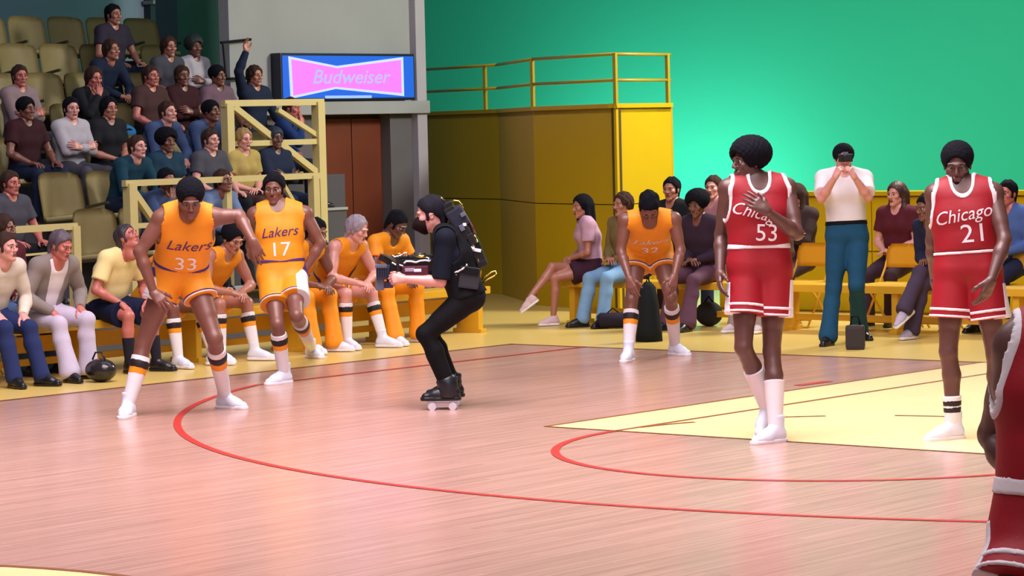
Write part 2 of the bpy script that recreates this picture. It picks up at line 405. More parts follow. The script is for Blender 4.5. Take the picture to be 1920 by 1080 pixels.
def shoe_fn(high):
    def f(p):
        d = rc(p, (-.035, 0, .045), (.10, 0, .035), .040, .034)
        d = smin(d, rc(p, (.08, .006, .032), (.165, .008, .026), .040, .030), .03)
        d = smin(d, rc(p, (-.01, 0, .06), (-.015, 0, .10 if not high else .15), .042, .044), .03)
        d = smin(d, rc(p, (.02, 0, .08), (.10, 0, .045), .032, .028), .03)
        d = smax(d, pl(p, (0, 0, .012), (0, 0, -1)), .004)
        return smax(d, pl(p, (0, 0, .115 if not high else .165), (0, 0, 1)), .004)
    return f
def sole_fn(p):
    q = p.copy(); q[:, 2] *= 1.0
    d = np.minimum(rc(p * np.array((1, 1, 0), np.float32), (-.035, 0, 0), (.10, .002, 0), .046, .044), rc(p * np.array((1, 1, 0), np.float32), (.08, .004, 0), (.168, .006, 0), .046, .036))
    return smax(d, np.abs(p[:, 2] - .013) - .0125, .004)
SHOE = {'low': tmpl(shoe_fn(False), (-.1, -.07, 0), (.22, .07, .18), .006), 'high': tmpl(shoe_fn(True), (-.1, -.07, 0), (.22, .07, .22), .006)}
SOLE = tmpl(sole_fn, (-.1, -.07, -.005), (.23, .07, .04), .006)

def place(T, R, o, s=1.0, mirror=False):
    V, F = T; V = V * s
    if mirror: V = V * np.array((1, -1, 1)); F = F[:, ::-1]
    return V @ R.T + o, F
def join(*parts):
    Vs, Fs, n = [], [], 0
    for V, F in parts: Vs.append(V); Fs.append(F + n); n += len(V)
    return np.concatenate(Vs), np.concatenate(Fs)

# ---- rig -> primitives
def rig(J, k):
    """J: pel neck head sh0 sh1 el wr hip kn an (0 = the person's right, 1 = left), tf torso forward, hf head forward, toe0 toe1"""
    J = {a: np.asarray(b, float) for a, b in J.items()}
    up = nrm(J['neck'] - J['pel']); tf = J['tf'] - up * (J['tf'] @ up); tf = nrm(tf); lat = np.cross(up, tf)  # lat: to the person's left
    J['up'], J['tf'], J['lat'] = up, tf, lat
    pf = J.get('pf', tf); hl = J['hip1'] - J['hip0']; J['plat'] = nrm(hl)
    return J
def torso_prims(J, k, inf=0.0, fem=False, fat=1.0):
    pel, neck, up, tf, lat, pl_ = J['pel'], J['neck'], J['up'], J['tf'], J['lat'], J['plat']
    ch = J.get('chest', pel + (neck - pel) * .66 - tf * .01 * k)
    L = np.linalg.norm(neck - pel)
    rows = [(pel + up * .00 - tf * .005, .078 * k, .104 * k * fat, pl_), (pel + (ch - pel) * .5, .062 * k, .092 * k * fat, lat), (ch, .080 * k, .106 * k, lat), (ch + (neck - ch) * .62, .088 * k, .083 * k, lat)]
    pr = []
    for i in range(3):
        (c0, w0, r0, l0), (c1, w1, r1, l1) = rows[i], rows[i + 1]
        for s in (-1, 0, 1): pr.append(('rc', c0 + s * w0 * l0, c1 + s * w1 * l1, r0 + inf, r1 + inf))
    c3, w3, r3, _ = rows[3]
    for i, s in ((0, -1), (1, 1)):
        pr.append(('rc', c3 + lat * s * w3 * .8, J['sh%d' % i], .072 * k + inf, .060 * k + inf))
        pr.append(('rc', neck + up * .035 * k, J['sh%d' % i] + up * .015 * k, .042 * k + inf, .040 * k + inf))
        pr.append(('rc', pel + s * .065 * k * pl_ - tf * .045 * k - up * .04 * k, pel + s * .06 * k * pl_ - tf * .03 * k + up * .02 * k, .075 * k + inf, .07 * k + inf))
        if fem: pr.append(('rc', ch + tf * .085 * k + lat * s * .068 * k + up * .02 * k, ch + tf * .07 * k + lat * s * .06 * k + up * .05 * k, .05 * k + inf, .04 * k + inf))
    return pr
def neck_prims(J, k): return [('rc', J['neck'] - J['up'] * .03 * k, J['head'] - J['hu'] * .10 * J['hs'] - J['hf'] * .03, .062 * k, .054 * k)]
def arm_prims(J, i, k, inf=0.0, t=1.0, thin=1.0):
    s, e, w_ = J['sh%d' % i], J['el%d' % i], J['wr%d' % i]
    if t <= 1: return [('rc', s, s + (e - s) * t, .056 * k * thin + inf, (.056 - .016 * t) * k * thin + inf)]
    return [('rc', s, e, .056 * k * thin + inf, .040 * k * thin + inf), ('rc', s + (e - s) * .3, s + (e - s) * .6, .046 * k * thin + inf, .045 * k * thin + inf),
            ('rc', e, e + (w_ - e) * .3, .040 * k * thin + inf, .042 * k * thin + inf), ('rc', e + (w_ - e) * .3, w_, .042 * k * thin + inf, .026 * k * thin + inf)]
def leg_prims(J, i, k, inf=0.0, thin=1.0):
    h, n, a = J['hip%d' % i], J['kn%d' % i], J['an%d' % i]
    d = nrm(n - h); back = nrm(a - n); bk = -nrm(d - back * (d @ back) + 1e-6) if np.linalg.norm(np.cross(d, back)) > .1 else -J['tf']
    q = n + (a - n) * .32 + bk * .014 * k
    return [('rc', h, n, .086 * k * thin + inf, .054 * k * thin + inf), ('rc', h + (n - h) * .2, h + (n - h) * .6, .082 * k * thin + inf, .068 * k * thin + inf),
            ('rc', n, q, .052 * k * thin + inf, .054 * k * thin + inf), ('rc', q, a, .054 * k * thin + inf, .034 * k * thin + inf)]

def bbox(J, names, m):
    a = np.array([J[n] for n in names]); return a.min(0) - m, a.max(0) + m
ARMS = ['sh0', 'sh1', 'el0', 'el1', 'wr0', 'wr1']; LEGS = ['hip0', 'hip1', 'kn0', 'kn1', 'an0', 'an1']; TOR = ['pel', 'neck', 'sh0', 'sh1', 'hip0', 'hip1']

def top_fn(J, k, S):
    kind = S['top']; inf = S.get('tinf', .013); fat = S.get('fat', 1.0); fem = S.get('fem', False)
    tor = torso_prims(J, k, inf, fem, fat); up, tf, lat, neck, pel = J['up'], J['tf'], J['lat'], J['neck'], J['pel']
    hem = S.get('hem', .0)
    n0 = neck + up * .06 * k; dp = S.get('neckdepth', .015)
    nc = ('rc', n0 - tf * .01, neck + tf * .13 * k - up * dp * k, .074 * k, .042 * k)
    arms = {}
    for i in (0, 1):
        if kind in ('long', 'jacket'): arms[i] = (arm_prims(J, i, k, inf, 2), J['wr%d' % i], nrm(J['wr%d' % i] - J['el%d' % i]))
        elif kind == 'tee':
            t = S.get('slv', .62); s, e = J['sh%d' % i], J['el%d' % i]
            arms[i] = ([('rc', s, s + (e - s) * (t + .2), .060 * k + inf, .052 * k + inf + .008)], s + (e - s) * t, nrm(e - s))
    def f(p):
        d = uni(tor, p, .05 * k)
        if kind == 'tank':
            for i, sg in ((0, -1), (1, 1)):
                s, e = J['sh%d' % i], J['el%d' % i]
                cut = rc(p, s + lat * sg * .035 * k + up * .02 * k, s + lat * sg * .03 * k - up * .11 * k, .083 * k, .07 * k)
                d = smax(d, -cut, .006)
        for i in arms:
            g, o, n = arms[i]; d = smin(d, np.maximum(uni(g, p, .02), pl(p, o, n)), .025)
        d = smax(d, -rc(p, *nc[1:]), .006)
        if kind == 'jacket':
            b = pel + tf * .1
            q = p - (neck + up * .05)
            z_, x_, y_ = q @ up.astype(np.float32), q @ tf.astype(np.float32), q @ lat.astype(np.float32)
            d = smax(d, -np.maximum(np.abs(y_) - (.075 + .10 * (z_ + .28)) * k, -x_ + .03), .008)
        return np.maximum(d, -pl(p, pel + up * (hem - .0) * k, up))
    return f
def bottom_fn(J, k, S):
    kind = S['bottom']; inf = S.get('binf', .015); fat = S.get('fat', 1.0); up, pel = J['up'], J['pel']
    pr = torso_prims(J, k, inf, False, fat); T = pr[:3] + [pr[11], pr[14]]
    waist = S.get('waist', .13); t = S.get('short', .62); fl = S.get('flare', .024); bell = S.get('bell', .012)
    legs = []
    for i in (0, 1):
        h, n, a = J['hip%d' % i], J['kn%d' % i], J['an%d' % i]
        if kind == 'shorts':
            d = nrm(n - h); legs.append(([('rc', h, h + (n - h) * (t + .15), .098 * k + inf * .6, .082 * k + inf + fl)], h + (n - h) * t, d))
        else:
            e = a + (a - n) * .0
            g = leg_prims(J, i, k, inf)
            g.append(('rc', n + (a - n) * .4, a, .052 * k + inf * .6, .046 * k + inf + bell)); legs.append((g, a + nrm(a - n) * .05 * k, nrm(a - n)))
    def f(p):
        d = np.maximum(uni(T, p, .04), pl(p, pel + up * waist * k, up))
        for g, o, n in legs: d = smin(d, np.maximum(uni(g, p, .025), pl(p, o, n)), .035)
        return d
    return f

def place_mesh(T, m, name, parent, R, o, s=1.0, mirror=False):
    V, F = place(T, R, o, s, mirror); return link(name, mesh_np(name, V, F), m, parent)

TEXTS = {}
def text_mesh(body, size, shear=0.0, ext=0.0):
    cu = bpy.data.curves.new('lettering', 'FONT'); cu.body = body; cu.size = size; cu.align_x = 'CENTER'; cu.align_y = 'CENTER'; cu.shear = shear; cu.resolution_u = 3; cu.extrude = ext
    o = bpy.data.objects.new('lettering', cu); C.objects.link(o); dg = bpy.context.evaluated_depsgraph_get(); dg.update()
    me = bpy.data.meshes.new_from_object(o.evaluated_get(dg)); bpy.data.objects.remove(o); bpy.data.curves.remove(cu)
    bm = bmesh.new(); bm.from_mesh(me); bmesh.ops.triangulate(bm, faces=bm.faces)
    for _ in range(4):
        es = [e for e in bm.edges if e.calc_length() > .022]
        if not es: break
        bmesh.ops.subdivide_edges(bm, edges=es, cuts=1); bmesh.ops.triangulate(bm, faces=bm.faces)
    V = np.array([v.co[:] for v in bm.verts]); F = np.array([[v.index for v in f.verts] for f in bm.faces]); bm.free(); bpy.data.meshes.remove(me)
    return V, F
def letter_on(fn, J, body, size, height, xoff, m, name, parent, base, shear=0.0, rot=0.0, wx=1.0, lift=.003):
    """lettering laid on the front of a garment"""
    V, F = text_mesh(body, size, shear)
    c, s = math.cos(rot), math.sin(rot); V = V @ np.array(((c, s, 0), (-s, c, 0), (0, 0, 1)))
    V[:, 0] *= wx
    o = J['pel'] + (J['neck'] - J['pel']) * height + J['lat'] * xoff
    p = o + V[:, :1] * J['lat'] + V[:, 1:2] * J['up'] + J['tf'] * .32
    p = p.astype(np.float32); t = J['tf'].astype(np.float32)
    for _ in range(40): p = p - t * np.clip(fn(p), -.01, .04)[:, None]
    p = p + t * lift - base.astype(np.float32)
    me = bpy.data.meshes.new(name); me.from_pydata(p.tolist(), [], F.tolist()); me.polygons.foreach_set('use_smooth', [True] * len(me.polygons))
    return link(name, me, m, parent)

def build_person(label, base, J, S, vox=.010, root=None, group=None):
    """one person: a continuous skin body, and hair, clothes and shoes as parts"""
    k = S.get('k', 1.0); base = np.asarray(base, float)
    J = rig(J, k); J['hs'] = hs = S.get('hs', 1.0 + (k - 1) * .45)
    J['hu'] = hu = nrm(J.get('hu', np.array((0, 0, 1.0))) - J['hf'] * (J['hf'] @ J.get('hu', np.array((0, 0, 1.0))))); J['hf'] = nrm(J['hf'])
    RH = frame(J['hf'], hu); fem = S.get('fem', False); thin = S.get('thin', 1.0)
    if root is None: root = thing('person', label, 'person', base, 0, group)
    skinm = S['skin']; lo = base
    # body
    TP, NP = torso_prims(J, k, 0, fem, S.get('fat', 1.0)), neck_prims(J, k)
    AP = [arm_prims(J, i, k, 0, 2, thin) for i in (0, 1)]; LP = [leg_prims(J, i, k, 0, thin) for i in (0, 1)]
    covered = S.get('bottom') == 'trousers'
    def body(p):
        d = uni(TP, p, .05 * k); d = smin(d, uni(NP, p, .02), .04)
        for a in AP: d = smin(d, uni(a, p, .02), .022)
        for a in LP: d = smin(d, uni(a, p, .02), .03)
        return d
    b0, b1 = bbox(J, TOR + ARMS + LEGS, .13 * k); b1[2] += .05
    V, F = mesh_sdf(body, b0, b1, vox)
    parts = [(V - base, F), place(HEAD['f' if fem else 'm'], RH, J['head'] - base, hs)]
    for i in (0, 1):
        hp = S.get('hands', ('relaxed', 'relaxed'))[i]
        if hp is None: continue
        w_ = J['wr%d' % i]; hd = J.get('hd%d' % i, nrm(w_ - J['el%d' % i])); hb = J.get('hb%d' % i, J['lat'] * (1 if i else -1))
        parts.append(place(HAND[hp], frame(hd, hb), w_ - base - nrm(hd) * .008, k * S.get('handk', 1.0), i == 1))
    V, F = join(*parts)
    link('body', mesh_np('body', V, F), skinm, root)
    # head parts
    if S.get('hair'):
        hn, hm = S['hair']; place_mesh(HAIR[hn], hm, 'hair', root, RH, J['head'] - base, hs)
    for sg in (-1, 1):
        e = link('eye', EYE, None, root); e.matrix_local = Matrix.Translation(tuple(J['head'] - base)) @ Matrix(RH.tolist()).to_4x4() @ Matrix.Scale(hs, 4) @ Matrix.Translation((.0795, sg * .031, .0))
        if S.get('brow', True):
            V, F = place(BROW, RH, J['head'] - base, hs) if sg > 0 else place((BROW[0] * np.array((1, -1, 1)), BROW[1][:, ::-1]), RH, J['head'] - base, hs)
            link('eyebrow', mesh_np('eyebrow', V, F), S['hair'][1] if S.get('hair') else H_BROWN, root)
    if S.get('mouth', True): place_mesh(MOUTH, S.get('lip', M_LIP), 'lips', root, RH, J['head'] - base, hs)
    if S.get('beard'): place_mesh(BEARD, S['beard'], 'beard', root, RH, J['head'] - base, hs)
    fns = {}
    if S.get('top'):
        fn = top_fn(J, k, S); fns['top'] = fn
        b0, b1 = bbox(J, TOR + (ARMS if S['top'] in ('long', 'jacket', 'tee') else []), .17 * k)
        V, F = mesh_sdf(fn, b0, b1, vox); link(S.get('topname', 'jersey' if S['top'] == 'tank' else 'shirt'), mesh_np('top', V - base, F), S['topm'], root)
        if S.get('trim'):
            nc0, nc1 = J['neck'] + J['up'] * .06 * k - J['tf'] * .01, J['neck'] + J['tf'] * .13 * k - J['up'] * S.get('neckdepth', .015) * k
            def tr(p):
                d = fn(p) - .0035; c = rc(p, nc0, nc1, .074 * k, .042 * k)
                return np.maximum(np.maximum(d, c - .018), -pl(p, J['neck'] - J['up'] * .25, J['up']))
            V, F = mesh_sdf(tr, b0, b1, vox * .8); link('neck_trim', mesh_np('trim', V - base, F), S['trim'], root)
            def tr2(p):
                d = fn(p) - .0035; m_ = None
                for i, sg in ((0, -1), (1, 1)):
                    s = J['sh%d' % i]; c = rc(p, s + J['lat'] * sg * .035 * k + J['up'] * .02 * k, s + J['lat'] * sg * .03 * k - J['up'] * .11 * k, .083 * k, .07 * k); m_ = c if m_ is None else np.minimum(m_, c)
                return np.maximum(d, m_ - .016)
            V, F = mesh_sdf(tr2, b0, b1, vox * .8); link('armhole_trim', mesh_np('trim', V - base, F), S['trim'], root)
    if S.get('bottom'):
        fb = bottom_fn(J, k, S); fns['bottom'] = fb
        b0, b1 = bbox(J, LEGS + ['pel'], .2 * k)
        V, F = mesh_sdf(fb, b0, b1, vox); link(S.get('botname', S['bottom']), mesh_np('bottom', V - base, F), S['botm'], root)
        up, pel = J['up'], J['pel']; wst = S.get('waist', .13)
        for nm, mm, a, b in S.get('waistbands', ()):
            def wb(p, a=a, b=b):
                return np.maximum(np.maximum(fb(p) - .006, fns['top'](p) - .006 if 0 else fb(p) - .006), np.maximum(pl(p, pel + up * (wst + b) * k, up), -pl(p, pel + up * (wst + a) * k, up)))
            V, F = mesh_sdf(wb, b0, b1, vox * .7)
            if len(V): link(nm, mesh_np(nm, V - base, F), mm, root)
        for nm, mm, a, b in S.get('hems', ()):
            t = S.get('short', .62)
            def hb_(p):
                m_ = None
                for i in (0, 1):
                    h, n = J['hip%d' % i], J['kn%d' % i]; d_ = nrm(n - h); o = h + (n - h) * t
                    x = np.maximum(pl(p, o - d_ * a, d_), -pl(p, o - d_ * b, d_)); x = np.maximum(x, rc(p, h, n, .19 * k, .19 * k) if False else rc(p, h, n, 0, 0) - rc(p, J['hip%d' % (1 - i)], J['kn%d' % (1 - i)], 0, 0)); m_ = x if m_ is None else np.minimum(m_, x)
                return np.maximum(fb(p) - .005, m_)
            V, F = mesh_sdf(hb_, b0, b1, vox * .7)
            if len(V): link(nm, mesh_np(nm, V - base, F), mm, root)
        for nm, mm, i, wd, z0, z1, tpr in S.get('sides', ()):
            sg = 1 if i else -1
            def sd(p):
                h, n = J['hip%d' % i], J['kn%d' % i]; ax = nrm(n - h); side = J['plat'] * sg; side = nrm(side - ax * (side @ ax)); fr = np.cross(side, ax)
                q = p - h.astype(np.float32); z_, y_, x_ = q @ ax.astype(np.float32), q @ fr.astype(np.float32), q @ side.astype(np.float32)
                half = wd * (1 + tpr * np.clip((z_ - z0) / (z1 - z0), 0, 1))
                reg = np.maximum(np.maximum(np.abs(y_) - half, -x_ + .02), np.maximum(z0 - z_, z_ - z1))
                return np.maximum(fb(p) - .004, reg)
            V, F = mesh_sdf(sd, b0, b1, vox * .8)
            if len(V): link(nm, mesh_np(nm, V - base, F), mm, root)
    if S.get('under'):                                   # shirt under an open jacket
        S2 = dict(S); S2.update(top='tank', tinf=.006, hem=.0, neckdepth=.03); f2 = top_fn(J, k, S2); b0, b1 = bbox(J, TOR, .15)
        V, F = mesh_sdf(f2, b0, b1, vox); link('shirt', mesh_np('shirt', V - base, F), S['under'], root)
    # socks and shoes
    for i in (0, 1):
        n, a = J['kn%d' % i], J['an%d' % i]; sh = nrm(n - a); L = np.linalg.norm(n - a)
        for nm, mm, a0, a1, inf in S.get('socks', ()):
            pr = leg_prims(J, i, k, inf)[2:]
            def sk(p): return np.maximum(uni(pr, p, .015), np.maximum(pl(p, a + sh * L * a1, sh), -pl(p, a + sh * (L * a0 - .03), sh)))
            q0, q1 = np.minimum(n, a) - .1, np.maximum(n, a) + .1
            V, F = mesh_sdf(sk, q0, q1, vox * .8)
            if len(V): link(nm, mesh_np(nm, V - base, F), mm, root)
        if S.get('shoes'):
            st, sm, so = S['shoes']; toe = J['toe%d' % i]; upv = J.get('fu%d' % i, np.array((0, 0, 1.0)))
            R = frame(toe, upv); o = a - R[:, 2] * .085 * k
            V, F = place(SHOE[st], R, o - base, k * S.get('footk', 1.0)); so_ = link('shoe', mesh_np('shoe', V, F), sm, root)
            V, F = place(SOLE, R, o - base, k * S.get('footk', 1.0)); link('sole', mesh_np('sole', V, F), so, so_)
    J['base'] = base
    return root, J, fns

def onray(parent, xy, length, sign):
    """the point on the sight line of pixel xy at a bone's length from the parent joint; sign +1: nearer than the parent"""
    d = ray(*xy[:2]); n = d / np.linalg.norm(d); w_ = parent - CAM; t = float(w_ @ n); c = float(w_ @ w_) - length ** 2; disc = t * t - c
    return CAM + n * (t - sign * math.sqrt(disc) if disc > 0 else t)

def pose(Z0, k, px, phi, hphi, hpitch=0.0, toes=(0, 0), pphi=None):
    """joints from the places where the photograph shows them, lifted to 3-D by bone lengths"""
    pphi = phi if pphi is None else pphi
    J = {}; J['pel'] = P(*px['pel'][:2], Z0 - (px['pel'][2] if len(px['pel']) > 2 else 0))
    J['neck'] = onray(J['pel'], px['neck'], .51 * k, px['neck'][2] if len(px['neck']) > 2 and px['neck'][2] else 0) if True else 0
    if len(px['neck']) > 2 and px['neck'][2] == 0: J['neck'] = P(*px['neck'][:2], depth(J['pel']))
    J['tf'] = hfwd(phi); up = nrm(J['neck'] - J['pel']); tf = nrm(J['tf'] - up * (J['tf'] @ up)); lat = np.cross(up, tf)
    hf = hfwd(hphi) * math.cos(math.radians(hpitch)) + np.array((0, 0, math.sin(math.radians(hpitch))))
    J['hf'] = hf; J['hu'] = px.get('hu', np.array((0, 0, 1.0)))
    J['head'] = onray(J['neck'], px['head'], .165 * k, px['head'][2] if len(px['head']) > 2 else 0)
    for i, s in ((0, -1), (1, 1)):
        sh = J['neck'] - up * .035 * k + lat * s * .185 * k
        if 'sh%d' % i in px: sh = P(*px['sh%d' % i][:2], depth(sh) - (px['sh%d' % i][2] if len(px['sh%d' % i]) > 2 else 0))
        J['sh%d' % i] = sh
        e = px['el%d' % i]; J['el%d' % i] = onray(sh, e, .30 * k, e[2])
        e = px['wr%d' % i]; J['wr%d' % i] = onray(J['el%d' % i], e, .265 * k, e[2])
        for q in ('hd', 'hb'):
            if q + str(i) in px: J[q + str(i)] = nrm(px[q + str(i)])
        ql = np.cross(np.array((0, 0, 1.0)), hfwd(pphi)); h = J['pel'] + ql * s * .088 * k - np.array((0, 0, .035 * k))
        if 'hip%d' % i in px: h = P(*px['hip%d' % i][:2], depth(h))
        J['hip%d' % i] = h
        e = px['kn%d' % i]; J['kn%d' % i] = onray(h, e, .44 * k, e[2])
        e = px['an%d' % i]; J['an%d' % i] = ground(e[0], e[1], e[3] if len(e) > 3 else .085 * k) if e[2] == 'g' else onray(J['kn%d' % i], e, .43 * k, e[2])
        J['toe%d' % i] = px['toe%d' % i] if 'toe%d' % i in px else hfwd(toes[i])
    return J
# ------------------------------------------------------------------ the setting: floor, court, walls
def strip(pts, wd, z, name, m, parent, closed=False):
    bm = bmesh.new(); n = len(pts); L, R = [], []
    for i in range(n):
        a = np.array(pts[i - 1] if (i or closed) else pts[i], float); b = np.array(pts[(i + 1) % n] if (i < n - 1 or closed) else pts[i], float)
        t = nrm(b - a); q = np.array((-t[1], t[0])) * wd / 2; p = np.array(pts[i], float)
        L.append(bm.verts.new((*(p + q), z))); R.append(bm.verts.new((*(p - q), z)))
    for i in range(n if closed else n - 1): bm.faces.new((R[i], R[(i + 1) % n], L[(i + 1) % n], L[i]))
    me = bpy.data.meshes.new(name); bm.to_mesh(me); bm.free(); return struct(name, me, m, None, parent)
floor = struct('floor', MB().box((0, 0, -.05), (70, 70, .1)).mesh('floor'), M_YEL_FLOOR, 'yellow painted floor around the court')
court = struct('court_floor', MB().box((7.62, -14.325, .002), (15.24, 28.65, .004)).mesh('court'), M_COURT, 'glossy pinkish maple boards of the basketball court', floor)
struct('free_throw_lane', MB().box((7.62, -2.895, .0045), (4.88, 5.79, .003)).mesh('lane'), M_LANE, 'pale yellow painted free throw lane', floor)
def arc(cx, cy, r, a0, a1, n=72): return [(cx + r * math.cos(a0 + (a1 - a0) * i / n), cy + r * math.sin(a0 + (a1 - a0) * i / n)) for i in range(n + 1)]
ZL = .0075
strip([(0.02, 0), (0.02, -28)], .05, ZL, 'court_line', M_LINEB, floor); strip([(0, -.02), (15.24, -.02)], .05, ZL, 'court_line', M_LINEB, floor)
strip([(5.18, 0), (5.18, -5.79), (10.06, -5.79), (10.06, 0)], .05, ZL, 'court_line', M_LINEB, floor)
strip([(5.79, 0), (5.79, -5.77)], .05, ZL, 'court_line', M_LINEB, floor); strip([(9.45, 0), (9.45, -5.77)], .05, ZL, 'court_line', M_LINEB, floor)
strip(arc(7.62, -5.79, 1.83, math.pi, 2 * math.pi), .055, ZL, 'court_line', M_LINE, floor)
for i in range(6): strip(arc(7.62, -5.79, 1.83, math.pi * (i + .25) / 6, math.pi * (i + .75) / 6, 8), .05, ZL + .001, 'court_line', M_LINEB, floor)
a3 = math.acos(6.71 / 7.24)
strip([(.91, 0)] + [(7.62 + 7.24 * math.cos(t), -1.6 + 7.24 * math.sin(t)) for t in np.linspace(math.pi + a3, 2 * math.pi - a3, 120)] + [(14.33, 0)], .055, ZL, 'court_line', M_LINE, floor)
strip(arc(7.62, -14.325, 2.36, 0, 2 * math.pi), .05, ZL, 'court_line', M_LINEB, floor)
bm = bmesh.new(); bmesh.ops.create_circle(bm, cap_ends=True, segments=96, radius=2.34, matrix=Matrix.Translation((7.62, -14.325, .006)))
me = bpy.data.meshes.new('disc'); bm.to_mesh(me); bm.free(); struct('centre_circle', me, M_LANE, 'pale yellow centre circle of the court', floor)
strip([(0, -14.325), (15.24, -14.325)], .05, ZL, 'court_line', M_LINE, floor)
g = ground(1495, 724); h = ground(1555, 716); strip([(g[0] - .0, g[1]), (h[0] - .0, h[1])], .09, ZL, 'court_line', M_LINE, floor)

# green screen behind everything on the right
struct('wall_back', MB().box((0, 11.1, 6), (60, .2, 13)).mesh('wall_back'), M_GREEN, 'plain green screen wall behind the baseline')

# concrete wall with the tunnel, parallel to the sideline
XW = -6.0
ya, yb, yc, yd, ye = (atX(x, y, XW - (.16 if x == 412 else 0))[1] for x, y in ((412, 100), (609, 260), (733, 300), (768, 60), (786, 60)))
zl1, zl0 = atX(690, 190, XW)[2], atX(690, 214, XW)[2]
struct('wall_left', MB().box((XW - .08, (ya + ye) / 2, (zl1 + 9) / 2), (.16, ye - ya, 9 - zl1)).mesh('wall_left'), M_CONC, 'grey concrete wall above the tunnel')
struct('trim_1', MB().box((XW - .1, (ya + ye) / 2, (zl0 + zl1) / 2), (.5, ye - ya, zl1 - zl0), bev=.01).mesh('trim_1'), M_CONC, 'concrete lintel ledge over the tunnel')
struct('trim_2', MB().box((XW + .02, (yd + ye) / 2, 4.5), (.16, ye - yd, 9), bev=.01).mesh('trim_2'), mat('lit_concrete', (168, 164, 178), 0.8, var=.1, scale=1.5), 'pilaster for the lit strip at the end of the concrete wall')  # strip is only lit: light put into paler concrete and a raised box
struct('trim_3', MB().box((XW - .10, (yc + ye) / 2, zl0 / 2), (.2, ye - yc, zl0)).mesh('trim_3'), M_CONC_D, 'dark concrete tunnel pier')
struct('trim_4', MB().box((XW - .10, (ya + yb) / 2, zl0 / 2), (.2, yb - ya, zl0)).mesh('trim_4'), M_CONC_D, 'dark concrete pier behind the rails')
dd = struct('door_1', MB().box((XW - .22, (yb + yc) / 2, zl0 / 2), (.06, yc - yb + .3, zl0)).mesh('door_1'), mat('dark_door_frame', (64, 34, 26), .5), 'red-brown wooden tunnel doors')
hw = (yc - yb + .2) / 2
for i in (0, 1):
    struct('door_leaf', MB().box((XW - .175, yb - .05 + hw * (i + .5), zl0 / 2 - .02), (.05, hw - .015, zl0 - .06), bev=.008).mesh('leaf'), M_DOOR, None, dd)
# far wall and pillar at the top of the stand
struct('wall_far', MB().box((-12.2, -2, 5), (.3, 30, 10)).mesh('wall_far'), M_BLUEWALL, 'blue-grey wall at the top of the stand')
y0, y1 = atX(333, 60, -9.4)[1], atX(408, 60, -9.4)[1]
struct('trim_5', MB().box((-9.6, (y0 + y1) / 2 + .3, 4.5), (.4, y1 - y0 + .6, 9)).mesh('trim_5'), M_DKGREEN, 'dark green pillar at the end of the top row')
y0, y1 = atX(284, 40, -11.9)[1], atX(334, 40, -11.9)[1]; z0, z1 = atX(310, 80, -11.9)[2], atX(310, 8, -11.9)[2]
pn = struct('door_2', MB().box((-11.98, (y0 + y1) / 2, z1 / 2 + .5), (.14, y1 - y0, z1 + 1), bev=.01).mesh('door_2'), mat('dark_teal_panel', (38, 54, 70), .6), 'dark doorway panel at the top of the stand')
struct('door_lintel', MB().box((-11.9, (y0 + y1) / 2, z1 + .02), (.2, y1 - y0 + .1, .05)).mesh('door_lintel'), M_CONC, None, pn)

# backlit sign over the tunnel
ys0, ys1 = atX(507, 140, XW)[1], atX(758, 140, XW)[1]; zs0, zs1 = zl1 + .01, atX(630, 101, XW)[2]
sg = thing('advertising_sign', 'blue backlit sign with pink bow tie shape above the tunnel', 'sign', (XW + .09, (ys0 + ys1) / 2, zs0))
W_, H_ = ys1 - ys0, zs1 - zs0
M_SB = mat('sign_blue', (20, 70, 170), .4, var=.02, emit=(22, 84, 190), estr=.9); M_SP = mat('sign_pink', (235, 90, 205), .4, var=.02, emit=(248, 108, 214), estr=.95)
M_SW = mat('sign_pale', (150, 170, 245), .4, var=.02, emit=(160, 176, 250), estr=1.0); M_SL = mat('sign_light_blue', (120, 150, 235), .4, var=.02, emit=(128, 158, 238), estr=.95)
MB().box((0, 0, H_ / 2), (.16, W_, H_), bev=.012).part('case', mat('sign_case', (16, 20, 44), .4), sg)
MB().box((.083, 0, H_ / 2), (.01, W_ - .05, H_ - .06)).part('face', M_SB, sg)
def sq(px, py): return ((px - 507) / 251 * W_ - W_ / 2, H_ - (py - 101) / 86 * H_)
def bow(ins):
    pts = [(520 + ins, 107 + ins * 1.1), (608, 124 + ins * .8), (735 - ins, 107 + ins * 1.1), (735 - ins, 180 - ins * 1.1), (605, 166 - ins * .8), (522 + ins, 183 - ins * 1.1)]
    return [(0, *sq(*p)) for p in pts]
def poly(pts, x, name, m):
    b = MB(); b.prism([(x, p[1], p[2]) for p in pts], (.004, 0, 0)); b.part(name, m, sg)
poly(bow(0), .0885, 'bow_tie_border', M_SW); poly(bow(5), .0925, 'bow_tie', M_SP)
V, F = text_mesh('Budweiser', .245, .28)
V = np.stack([np.full(len(V), .0985), V[:, 0] * 1.28 * 1.0, V[:, 1] * .95 + sq(0, 145)[1]], 1)
me = bpy.data.meshes.new('lettering'); me.from_pydata(V.tolist(), [], F.tolist()); link('lettering', me, M_SL, sg)
y0_, z0_ = sq(585, 183); y1_, z1_ = sq(672, 178)
MB().box((.09, (y0_ + y1_) / 2, (z0_ + z1_) / 2), (.006, y1_ - y0_, z1_ - z0_)).part('slogan_strip', M_SL, sg)

